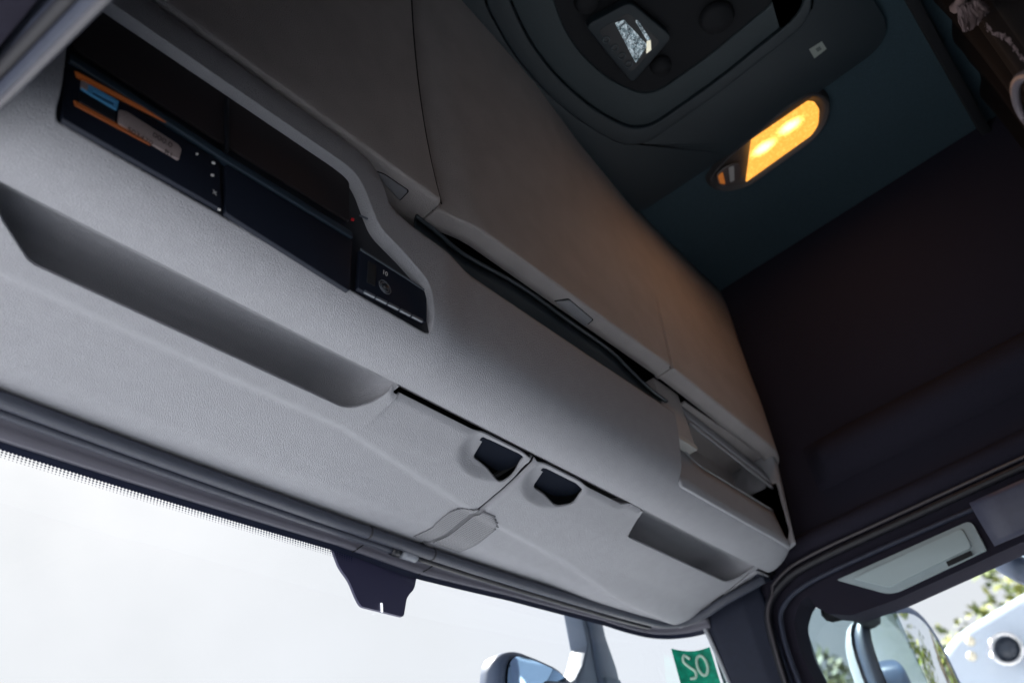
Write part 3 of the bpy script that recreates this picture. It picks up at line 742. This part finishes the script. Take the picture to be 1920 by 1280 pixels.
# lens material: hot spots of the two bulbs behind a patterned diffuser
ml = bpy.data.materials.new("amber_lens"); ml.use_nodes = True; t = ml.node_tree; t.nodes.clear()
o_ = t.nodes.new("ShaderNodeOutputMaterial"); em = t.nodes.new("ShaderNodeEmission"); gg = t.nodes.new("ShaderNodeNewGeometry")
acc = None
for (u, v) in ((1433, 278), (1482, 238)):
    c = R_(u, v, 1.312); pv = t.nodes.new("ShaderNodeVectorMath"); pv.operation = 'MULTIPLY'; pv.inputs[1].default_value = (1.5, .8, .2); t.links.new(gg.outputs['Position'], pv.inputs[0]); c = Vector((c.x * 1.5, c.y * .8, c.z * .2)); d = t.nodes.new("ShaderNodeVectorMath"); d.operation = 'DISTANCE'; d.inputs[1].default_value = c
    t.links.new(pv.outputs[0], d.inputs[0])
    mp = t.nodes.new("ShaderNodeMapRange"); mp.interpolation_type = 'SMOOTHERSTEP'; mp.inputs['From Min'].default_value = .0; mp.inputs['From Max'].default_value = .050
    mp.inputs['To Min'].default_value = 1; mp.inputs['To Max'].default_value = 0; t.links.new(d.outputs['Value'], mp.inputs['Value'])
    if acc is None: acc = mp.outputs['Result']
    else:
        ad = t.nodes.new("ShaderNodeMath"); ad.operation = 'ADD'; t.links.new(acc, ad.inputs[0]); t.links.new(mp.outputs['Result'], ad.inputs[1]); acc = ad.outputs[0]
nn = t.nodes.new("ShaderNodeTexNoise"); nn.inputs['Scale'].default_value = 160; nn.inputs['Detail'].default_value = 1; t.links.new(gg.outputs['Position'], nn.inputs['Vector'])
mm_ = t.nodes.new("ShaderNodeMath"); mm_.operation = 'MULTIPLY_ADD'; mm_.inputs[1].default_value = .5; mm_.inputs[2].default_value = -.25
t.links.new(nn.outputs['Fac'], mm_.inputs[0]); a2 = t.nodes.new("ShaderNodeMath"); a2.operation = 'ADD'; t.links.new(acc, a2.inputs[0]); t.links.new(mm_.outputs[0], a2.inputs[1])
cr = t.nodes.new("ShaderNodeValToRGB"); cr.color_ramp.elements[0].color = (.88, .36, .055, 1); cr.color_ramp.elements[1].color = (1.0, .62, .20, 1)
sr = t.nodes.new("ShaderNodeMapRange"); sr.inputs['To Min'].default_value = .40; sr.inputs['To Max'].default_value = 1.35
t.links.new(a2.outputs[0], cr.inputs['Fac']); t.links.new(a2.outputs[0], sr.inputs['Value'])
t.links.new(cr.outputs['Color'], em.inputs['Color']); t.links.new(sr.outputs['Result'], em.inputs['Strength']); t.links.new(em.outputs[0], o_.inputs['Surface'])
bm = bmesh.new(); add_prism(bm, fillet(li, [.002, .006, .008, .01, .012, .01, .002], 4), Vector((0, 0, -.006))); o = from_bm("lens", bm, ml, dl); rnd(o, .002, 2)
sp_ = [R_(u, v, 1.3175) for u, v in ((1341, 326), (1362, 310), (1386, 303), (1391, 318), (1384, 336), (1360, 349), (1346, 345))]
bm = bmesh.new(); add_prism(bm, fillet(sp_, .01, 4), Vector((0, 0, -.004))); o = from_bm("reading_spot", bm, mat("spot_lens", (.12, .10, .10), .15, coat=.8), dl); rnd(o, .003, 3)
for L, mm in ((((1366, 314), (1376, 311), (1377, 338), (1369, 342)), mat("spot_stripe", (.5, .5, .5), .2)), (((1346, 330), (1355, 322), (1360, 345), (1350, 344)), mat("spot_amber", (.5, .16, .04), .3, emit=(1, .3, .05), estr=.06))):
    bm = bmesh.new(); add_prism(bm, fillet([R_(u, v, 1.3138) for u, v in L], .004, 3), Vector((0, 0, -.0006))); from_bm("spot_facet", bm, mm, o)
la = bpy.data.lights.new("dome_lamp_light", 'AREA'); la.shape = 'RECTANGLE'; la.size = .09; la.size_y = .20; la.energy = .27; la.color = (1, .50, .24)
lo_ = bpy.data.objects.new("dome_lamp_light", la); COL.objects.link(lo_); lc = R_(1465, 262, 1.305); lo_.location = lc
lo_.rotation_euler = (0, 0, 0)
lo_.parent = dl; lo_.location = lc - world_of(dl)

# ================================================================== RIGHT DOOR, PILLAR, RAIL
pdoor = thing("passenger_door_frame", "dark door window surround on the far side wall with rubber seals", "door frame", V(XR, .3, .55))
seal = smooth_path([(1.592, -.9, .640), (1.592, -.3, .646), (1.592, .1, .650), (1.592, .35, .650), (1.590, .50, .648), (1.586, .570, .636), (1.583, .618, .600), (1.584, .632, .53), (1.588, .636, .40), (1.59, .63, .2)], 8)
tube("door_seal", [V(*p) for p in seal], .011, M_rub, pdoor, 10)
tube("seal_lip", [V(p.x - .006, p.y - .003, p.z + .012 if p.z > .62 else p.z) for p in seal], .0045, mat("seal_lip_grey", (.06, .055, .065), .4), pdoor, 8)
seal2 = smooth_path([(1.59, -.9, .612), (1.59, .1, .618), (1.59, .40, .620), (1.588, .53, .615), (1.586, .585, .597), (1.586, .607, .56), (1.588, .61, .45), (1.59, .58, .2)], 8)
tube("door_seal", [V(*p) for p in seal2], .007, M_navy, pdoor, 8)
sheet("header_panel", lambda u, v: V(1.590 - .004 * math.sin(math.pi * v) - .02 * v, u, .548 + v * .075), frange(-.6, .214, 20), frange(0, 1, 8), mat("header_panel_lit", (.055, .06, .10), .5, mottle=(60, .08)), pdoor, .003)  # light on the curved moulding put into a paler navy
# moulded rail over the door
sheet("rail_moulding", lambda u, v: V(1.598 - .022 * math.sin(math.pi * v) ** .6, u, .666 + v * .045), frange(-1.0, .56, 30), frange(0, 1, 10), M_wall, pdoor)
dg_ = sheet("window_glass", lambda u, v: V(1.632, u, v), [-.31, .1, .4, .61], [-.02, .3, .61], M_glass, pdoor)
wd = thing("wind_deflector", "smoked curved deflector outside the front of the door window", "wind deflector", V(1.66, .53, .45))
sheet("visor_sheet", lambda u, v: V(1.668 + .012 * math.sin(u * 3), .615 - u * (.19 + .0 * v), -.02 + v * (.625 - .02 * u)), frange(0, 1, 8), frange(0, 1, 8), M_smoke, wd)
tube("visor_rim", [V(1.664, .597, .56), V(1.664, .599, .50), V(1.664, .590, .40), V(1.664, .56, .25)], .009, M_shade, wd, 8)
# pale folded shade over the window
sh = thing("window_shade", "pale teal flat shade panel above the far door window", "shade", V(XR, .35, .57))
q = [V(1.592, y, z) for y, z in ((.480, .602), (.227, .604), (.228, .549), (.402, .541))]
bm = bmesh.new(); add_prism(bm, fillet(q, [.006, .02, .006, .03], 5), Vector((.010, 0, 0))); o = from_bm("shade_frame", bm, M_shade, sh); rnd(o, .003, 3)
q = [V(1.588, y, z) for y, z in ((.452, .592), (.246, .596), (.246, .560), (.398, .552))]
bm = bmesh.new(); add_prism(bm, fillet(q, .012, 5), Vector((.008, 0, 0))); o = from_bm("shade_inner", bm, mat("shade_face", (.36, .45, .48), .45), sh); rnd(o, .002, 3)
a, b = on(1776, 1057, 0, 1.587), on(1822, 1036, 0, 1.587)
bm = bmesh.new(); add_prism(bm, [V(1.586, a.y, a.z - .004), V(1.586, b.y, b.z - .004), V(1.586, b.y, b.z + .004), V(1.586, a.y, a.z + .004)], Vector((.004, 0, 0))); from_bm("pull_slot", bm, M_void, sh)
# A pillar and dark corner
pill = thing("windscreen_pillar", "dark navy pillar between the windscreen corner and the far door", "pillar", V(1.6, .68, .3))
bm = bmesh.new(); add_prism(bm, fillet([V(x, y, -.3) for x, y in ((1.556, .740), (1.556, .722), (1.574, .66), (1.592, .625), (1.66, .62), (1.66, .752), (1.60, .750))], .008, 4), V(0, 0, .95) - V(0, 0, 0)); o = from_bm("pillar_trim", bm, M_navy, pill)
for p in o.data.polygons: p.use_smooth = False
sheet("corner_trim", lambda u, v: V(1.53 + u * .09, .595 + v * .16, .644 + .012 * u + .004 * v), frange(0, 1, 10), frange(0, 1, 10), M_navy, pill, .004)
tube("pillar_highlight", [V(1.549, .742, .612), V(1.551, .738, .59), V(1.554, .732, .54), V(1.557, .724, .46), V(1.56, .71, .3)], .006, mat("highlight_pale", (.45, .47, .52), .35), pill, 8)  # pale tube paints the highlight along the pillar's glass edge

# ================================================================== NEAR DOOR HEADER (top left corner)
nd_ = thing("driver_door_header", "blurred dark header and seals of the near door opening in the upper left corner", "door frame", V(.1, .4, .6))
E0, E1 = Vector((0, .464, .598)), Vector((0, .322, .548))
ed = (E0 - E1).normalized(); pn_ = Vector((0, -ed.z, ed.y))
def hdrL(s, t_):
    T = [(0, .106, -.000), (.012, .100, .004), (.022, .096, .012), (.032, .101, .020), (.040, .104, .026), (.044, .096, .030), (.052, .090, .040), (.058, .098, .050), (.075, .098, .058), (.080, .089, .064), (.095, .087, .080), (.11, .093, .098), (.13, .092, .11), (.14, .084, .12), (.22, .078, .17), (.5, .076, .34)]
    a = tab([(i / 15, r[1]) for i, r in enumerate(T)], t_); d = tab([(i / 15, r[2]) for i, r in enumerate(T)], t_)
    p = E1 + ed * s + pn_ * (d + .10 * (s - .08) ** 2 * (1 if s < .3 else 1)) ; return V(a, p.y, p.z)
sheet("header_moulding", hdrL, frange(-.5, .7, 50), frange(0, 1, 45), mat("door_header_paint", (.035, .043, .07), .45, mottle=(60, .1)), nd_, .004)
def ptL(s, a, d): p = E1 + ed * s + pn_ * d; return V(a, p.y, p.z)
tube("edge_bead", [ptL(s, .104, .002 + .10 * (s - .08) ** 2) for s in frange(-.5, .7, 30)], .0045, mat("edge_bead_grey", (.07, .07, .085), .4), nd_, 10)
tube("seal", [ptL(s, .098, .034 + .10 * (s - .08) ** 2) for s in frange(-.5, .7, 30)], .011, M_rub, nd_, 10)
tube("seal", [ptL(s, .094, .066 + .10 * (s - .08) ** 2) for s in frange(-.5, .7, 30)], .006, M_navy, nd_, 10)
bp_ = on(72, 100, 0, .102); tube("rubber_stop", [V(bp_.x, bp_.y - .006, bp_.z), V(bp_.x, bp_.y + .006, bp_.z + .002)], .006, M_void, nd_, 10)

# ================================================================== CURTAIN AND TASSEL (top right)
ct = thing("curtain", "dark brown gathered curtain hanging across the rear of the cab", "curtain", V(1.1, -.16, .8))
def cur(x, z):
    f_ = math.sin(x * 38) + .4 * math.sin(x * 71 + 1) + .25 * math.sin(x * 19 + z * 3)
    return V(x, -.165 + .016 * f_ * (.4 + .6 * ss(1.33, .9, z)) + .02 * math.sin(z * 4), z)
sheet("cloth", cur, frange(.55, 1.597, 220), frange(-.1, 1.322, 40), M_curt, ct)
box("curtain_rail", (.5, 1.598, -.158, -.140, 1.300, 1.328), M_void, ct, .002)
tl = thing("tassel", "pale pinkish fringed tassel hanging at the curtain in the top right corner", "tassel", V(.95, -.13, .96))
def C_(u, v, y=-.125): p = on(u, v, 1, y); return V(*p)
top = C_(1795, -12)
band = smooth_path([C_(1812, -40), C_(1808, -10), C_(1800, 10), C_(1792, 14)], 5)
tube("cord", band, .010, M_fringe, tl, 8)
bm = bmesh.new()
for k in range(230):
    a = random.random(); b = random.random()
    s0 = C_(1794 + a * 42, 10 - a * 14 + b * 8, -.125 + random.uniform(-.012, .012))
    e0 = C_(1806 + a * 46 + random.uniform(-3, 3), 56 - a * a * 40 + random.uniform(-7, 5), -.12 + random.uniform(-.015, .015))
    m0 = (s0 + e0) / 2 + Vector((random.uniform(-.003, .003), random.uniform(-.004, .004), -.002))
    add_tube(bm, [s0, m0, e0], .0009, 4, False)
from_bm("fringe", bm, M_fringe, tl, False, False)
bm = bmesh.new()
for k in range(150):
    t_ = random.random(); u = 1848 + t_ * 78; v = 44 + t_ * 68 + 6 * math.sin(t_ * 9)
    p = C_(u + random.uniform(-4, 4), v + random.uniform(-4, 4)); q = p + Vector((random.uniform(-.004, .004), 0, random.uniform(-.005, .003)))
    add_tube(bm, [p, q], .0007, 4, False)
o = from_bm("curtain_braid", bm, M_fringe, ct, False, False)
gh = thing("grab_handle", "grey curved grab handle at the right edge beside the curtain", "handle", C_(1915, 190, -.10))
gp = smooth_path([C_(1950, 140, -.10), C_(1922, 142, -.10), C_(1908, 152, -.10), C_(1904, 170, -.10), C_(1908, 195, -.10), C_(1922, 222, -.10), C_(1950, 250, -.10)], 6)
tube("grip", gp, .006, M_grab, gh, 10)
tube("mount", [gp[0], gp[0] + Vector((.0, -.04, 0))], .008, M_grab, gh, 8); tube("mount", [gp[-1], gp[-1] + Vector((.0, -.04, 0))], .008, M_grab, gh, 8)

# ================================================================== OUTSIDE: MIRRORS
def mirror_head(name, label, origin, w_, h_, d_, rot, house, glassm, grp=None, shell=None):
    """rounded shell with a glass on its -Y face, built round the origin then placed"""
    root = thing(name, label, "mirror", origin, grp)
    Rm = rot.to_matrix() if hasattr(rot, 'to_matrix') else rot
    def P(x, y, z): return origin + Rm @ Vector((x, y, z))
    n_ = 32
    def ring(sx, sz, y):
        out = []
        for k in range(n_):
            a = 2 * math.pi * k / n_; ca, sa = math.cos(a), math.sin(a)
            e = .5
            out.append(P(sx * abs(ca) ** e * (1 if ca > 0 else -1), y, sz * abs(sa) ** e * (1 if sa > 0 else -1)))
        return out
    bm = bmesh.new()
    RR = [bm_ring for bm_ring in (ring(w_ * .94, h_ * .95, -.004), ring(w_, h_, 0), ring(w_, h_, d_ * .3), ring(w_ * .92, h_ * .95, d_ * .7), ring(w_ * .6, h_ * .7, d_), ring(.01, .01, d_ * 1.03))]
    vs = [[bm.verts.new(p) for p in r_] for r_ in RR]
    for i in range(len(vs) - 1):
        for k in range(n_): bm.faces.new((vs[i][k], vs[i][(k + 1) % n_], vs[i + 1][(k + 1) % n_], vs[i + 1][k]))
    bm.faces.new(vs[0]); bm.faces.new(vs[-1])
    o = from_bm("housing", bm, house, root, True)
    if shell:
        bm = bmesh.new(); RR = [ring(w_ * 1.02, h_ * 1.02, d_ * .52), ring(w_ * 1.03, h_ * 1.02, d_ * .75), ring(w_ * .95, h_ * .97, d_ * .98), ring(w_ * .65, h_ * .75, d_ * 1.18), ring(.01, .01, d_ * 1.22)]
        vs = [[bm.verts.new(p) for p in r_] for r_ in RR]
        for i in range(len(vs) - 1):
            for k in range(n_): bm.faces.new((vs[i][k], vs[i][(k + 1) % n_], vs[i + 1][(k + 1) % n_], vs[i + 1][k]))
        from_bm("back_shell", bm, shell, root, True)
    bm = bmesh.new(); L = ring(w_ * .88, h_ * .91, -.012)
    c_ = bm.verts.new(P(0, -.020, 0)); vv = [bm.verts.new(p) for p in L]
    for k in range(n_): bm.faces.new((vv[k], vv[(k + 1) % n_], c_))
    bm.faces.new([bm.verts.new(p + Rm @ Vector((0, .006, 0))) for p in L])
    from_bm("mirror_glass", bm, glassm, root, True)
    return root
from mathutils import Euler
# big side mirror: white shell on the left as seen, dark blue inner flank, glass towards the rear
mo = V(1.93, .505, .430)
big = mirror_head("side_mirror", "large rounded exterior side mirror outside the far door window", mo, .128, .31, .15, Euler((0, 0, math.radians(-42))), M_house, M_mirror, None, M_housew)
tube("arm", [V(1.65, .53, .575), V(1.74, .53, .600), V(1.84, .535, .615), V(1.93, .54, .61)], .03, M_void, big, 10)
mirror_head("kerb_mirror", "small rounded kerb mirror at the right edge above the door window", V(1.78, .195, .578), .085, .075, .07, Euler((math.radians(-35), 0, math.radians(-25))), M_house, M_mirror)
# front corner mirror with its arm
fm = mirror_head("front_mirror", "blue-grey front mirror on a thick arm below the windscreen edge", V(1.33, 1.00, .512), .19, .12, .10, Euler((math.radians(12), 0, math.radians(8))), M_house, mat("front_mirror_glass", (.35, .5, .65), .05, 1))  # glass tint carries the pale blue of the flare
M_armp = mat("arm_flare_paint", (.13, .17, .25), .45); M_arml = mat("arm_flare_paint_lit", (.15, .19, .26), .6)  # flare put into the arm colours, lighter copy for the lit flank
def quadbar(name, L, y0, y1, m, par):
    bm = bmesh.new(); add_prism(bm, fillet([V(p[0], y0, p[1]) for p in L], .008, 3), Vector((0, (y1 - y0) * K, 0))); o = from_bm(name, bm, m, par); rnd(o, .006, 2, 45); return o
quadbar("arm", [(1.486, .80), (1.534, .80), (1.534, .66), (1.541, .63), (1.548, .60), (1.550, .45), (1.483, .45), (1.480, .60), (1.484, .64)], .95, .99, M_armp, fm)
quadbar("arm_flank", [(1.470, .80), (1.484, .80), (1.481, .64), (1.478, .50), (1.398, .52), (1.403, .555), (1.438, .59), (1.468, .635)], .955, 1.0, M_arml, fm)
quadbar("arm_collar", [(1.490, .572), (1.543, .574), (1.544, .560), (1.490, .556)], .944, .95, M_arml, fm)
tube("joint", [V(1.44, .99, .53), V(1.36, .995, .525), V(1.31, 1.0, .49)], .05, M_arml, fm, 12)

M_skin = mat("cab_paint_white", (.72, .74, .76), .3, coat=.5)
bm = bmesh.new(); add_box(bm, 1.662, 1.675, -1.3, -.34, -.75, 1.36); add_box(bm, 1.662, 1.675, -.34, .62, -.75, -.03); add_box(bm, 1.662, 1.675, -.34, .62, .70, 1.36)
struct(from_bm("cab_skin", bm, M_skin))
# ================================================================== OUTSIDE: GROUND, TREES, NEXT TRUCK
M_conc = mat("yard_concrete", (.34, .345, .36), .9, mottle=(2.0, .15), bump=('noise', 40, .3, .01))
bm = bmesh.new(); vs = [bm.verts.new(p) for p in ((-150, -150, 0), (250, -150, 0), (250, 250, 0), (-150, 250, 0))]; bm.faces.new(vs)
struct(from_bm("ground", bm, M_conc))
M_leafs = [mat("leaf_%s" % s, c, .6) for s, c in (("dark", (.07, .11, .025)), ("mid", (.12, .17, .03)), ("light", (.27, .29, .06)))]
for m_ in M_leafs:
    b = m_.node_tree.nodes['Principled BSDF']; b.inputs['Transmission Weight'].default_value = 0
M_bark = mat("bark", (.10, .075, .055), .9, bump=('noise', 30, .6, .02))
def tree(label, x, y, h, r, seed):
    rnd_ = random.Random(seed)
    base = Vector((x * K, y * K, 0)); root = thing("broadleaf_tree", label, "tree", base, "trees beyond the yard")
    tr_ = [base, base + Vector((.1, .05, h * .3)), base + Vector((-.05, .1, h * .6)), base + Vector((.1, 0, h * .85))]
    tk = tube("trunk", tr_, .2, M_bark, root, 8, rr=[.22, .17, .11, .04])
    clumps = []
    for k in range(16):
        a = rnd_.uniform(0, 6.28); zz = h * rnd_.uniform(.35, .95); rr_ = r * math.sqrt(max(.05, 1 - ((zz / h - .62) / .42) ** 2)) * rnd_.uniform(.35, .95)
        clumps.append((base + Vector((math.cos(a) * rr_, math.sin(a) * rr_, zz)), r * rnd_.uniform(.28, .45)))
        if k < 7: 
            o = tube("limb", [tr_[1].lerp(tr_[2], rnd_.random()), (clumps[-1][0] + tr_[2]) / 2 + Vector((0, 0, -.2)), clumps[-1][0]], .04, M_bark, tk, 6, rr=[.07, .05, .02])
    me = bpy.data.meshes.new("crown"); vv = []; ff = []; mi = []
    for (c, R) in clumps:
        for k in range(330):
            d = Vector((rnd_.gauss(0, 1), rnd_.gauss(0, 1), rnd_.gauss(0, .8))).normalized() * R * rnd_.uniform(.45, 1.05)
            p = c + d; s = rnd_.uniform(.07, .14); u = Vector((rnd_.gauss(0, 1), rnd_.gauss(0, 1), rnd_.gauss(0, 1))).normalized(); v_ = u.orthogonal().normalized()
            i = len(vv); vv += [p - u * s, p + v_ * s * .6, p + u * s, p - v_ * s * .6]; ff.append((i, i + 1, i + 2, i + 3)); mi.append(rnd_.choice((0, 1, 1, 2)))
    me.from_pydata(vv, [], ff)
    for m_ in M_leafs: me.materials.append(m_)
    me.polygons.foreach_set("material_index", mi); me.update()
    finish("crown", me, None, root)
tree("sunlit yellow-green tree showing just above the next truck roof", 10.0, .45, 6.5, 2.4, 3)
tree("sunlit tree half hidden behind the next truck and the mirror", 10.6, 1.75, 6.5, 2.3, 5)
tree("darker tree seen through the smoked deflector", 9.5, 3.35, 6.0, 2.4, 8)
tree("tree standing behind the cab, seen only as a reflection in the side mirror", 1.7, -9.0, 8.6, 2.6, 11)  # added out of view to give the side mirror a reflection
tree("second reflected tree further back beyond the yard edge", 3.4, -11.0, 9.0, 2.8, 12)  # also added only for the mirror's reflection
# neighbouring truck cab
tk = thing("parked_truck", "pale blue parked truck cab seen through the far door window", "truck", V(4.8, .1, -EYE / K))
M_tp = mat("truck_paint", (.60, .69, .82), .3, coat=.5); M_tg = mat("truck_glass", (.04, .06, .08), .05, coat=1)
gz = -EYE / K
def cabs(u, v):
    # u around section (x), v along y
    return None
bm = bmesh.new()
prof = [(-1.3, gz + .55), (-1.3, 1.02), (-1.15, 1.13), (-.6, 1.22), (.1, 1.20), (.45, 1.14), (.62, 1.02), (.80, .55), (.88, .1), (.92, gz + .45), (.90, gz + .25), (.45, gz + .25), (.40, gz + .55), (-.15, gz + .55)]
add_prism(bm, fillet([V(4.05, y + .42, z) for y, z in prof], .12, 5), Vector((1.62 * K, 0, 0)))
o = from_bm("cab_body", bm, M_tp, tk); rnd(o, .09, 4, 50)
bm = bmesh.new(); add_prism(bm, fillet([V(4.035, y + .42, z) for y, z in ((-.30, .60), (.60, .60), (.72, .12), (-.30, .05))], .08, 4), Vector((.03, 0, 0))); from_bm("side_window", bm, M_tg, tk)
bm = bmesh.new(); add_prism(bm, fillet([V(4.0, y + .42, z) for y, z in ((.60, 1.10), (1.00, .98), (1.03, .93), (.66, .98))], .03, 4), Vector((1.70 * K, 0, 0))); o = from_bm("sun_visor", bm, mat("visor_smoke", (.10, .14, .20), .15), tk); rnd(o, .01, 2)
bm = bmesh.new(); add_prism(bm, [V(4.12, 1.065, .95), V(5.60, 1.065, .95), V(5.60, 1.28, .18), V(4.12, 1.28, .18)], Vector((0, .06, .0))); from_bm("front_glass", bm, M_tg, tk)
for (u, v, rr_) in ((1888, 1216, .085),):
    c = V(*on(u, v, 0, 3.95))
    lp = tube("roof_lamp", [c + Vector((.14, 0, 0)), c + Vector((.06, 0, 0)), c], rr_ * .8, mat("lamp_bowl", (.03, .04, .06), .3), tk, 20, rr=[rr_ * .6, rr_ * .85, rr_ * .85])
    tube("lamp_ring", [c + Vector((-.01, math.cos(a) * rr_, math.sin(a) * rr_)) for a in frange(0, 2 * math.pi, 24)], .012, M_chrome, lp, 8)
    for (dy_, dz_) in ((.16, .10), (.19, .02), (-.17, -.05)):
        p = c + Vector((-.02, dy_, dz_)); tube("sparkle_disc", [p, p + Vector((-.03, 0, 0))], .028, mat("sparkle_pale", (.8, .75, .6), .15), tk, 10)  # added pale discs stand in for out-of-focus highlights
for y in (1.04, -.68):
    c = V(4.12, y - .45, gz) + Vector((0, 0, .52)); wl = tube("wheel", [c, c + Vector((.32, 0, 0))], .52, M_rub, tk, 28)
    tube("rim", [c + Vector((-.01, 0, 0)), c + Vector((.05, 0, 0))], .28, M_chrome, wl, 20)
def copy_tree(o, parent=None):
    c = o.copy(); COL.objects.link(c); c.parent = parent
    for ch in list(o.children): copy_tree(ch, c)
    return c
t2 = copy_tree(tk); t2.location = tk.location + Vector((-1.2, -11.0, 0)); t2["label"] = "second pale blue truck parked behind, seen only in the side mirror"  # unseen copy added only to fill the mirror's reflection
tk["group"] = t2["group"] = "trucks parked in the yard"
for o in bpy.data.objects:
    for k in ("_wx", "_wy", "_wz"):
        if k in o: del o[k]
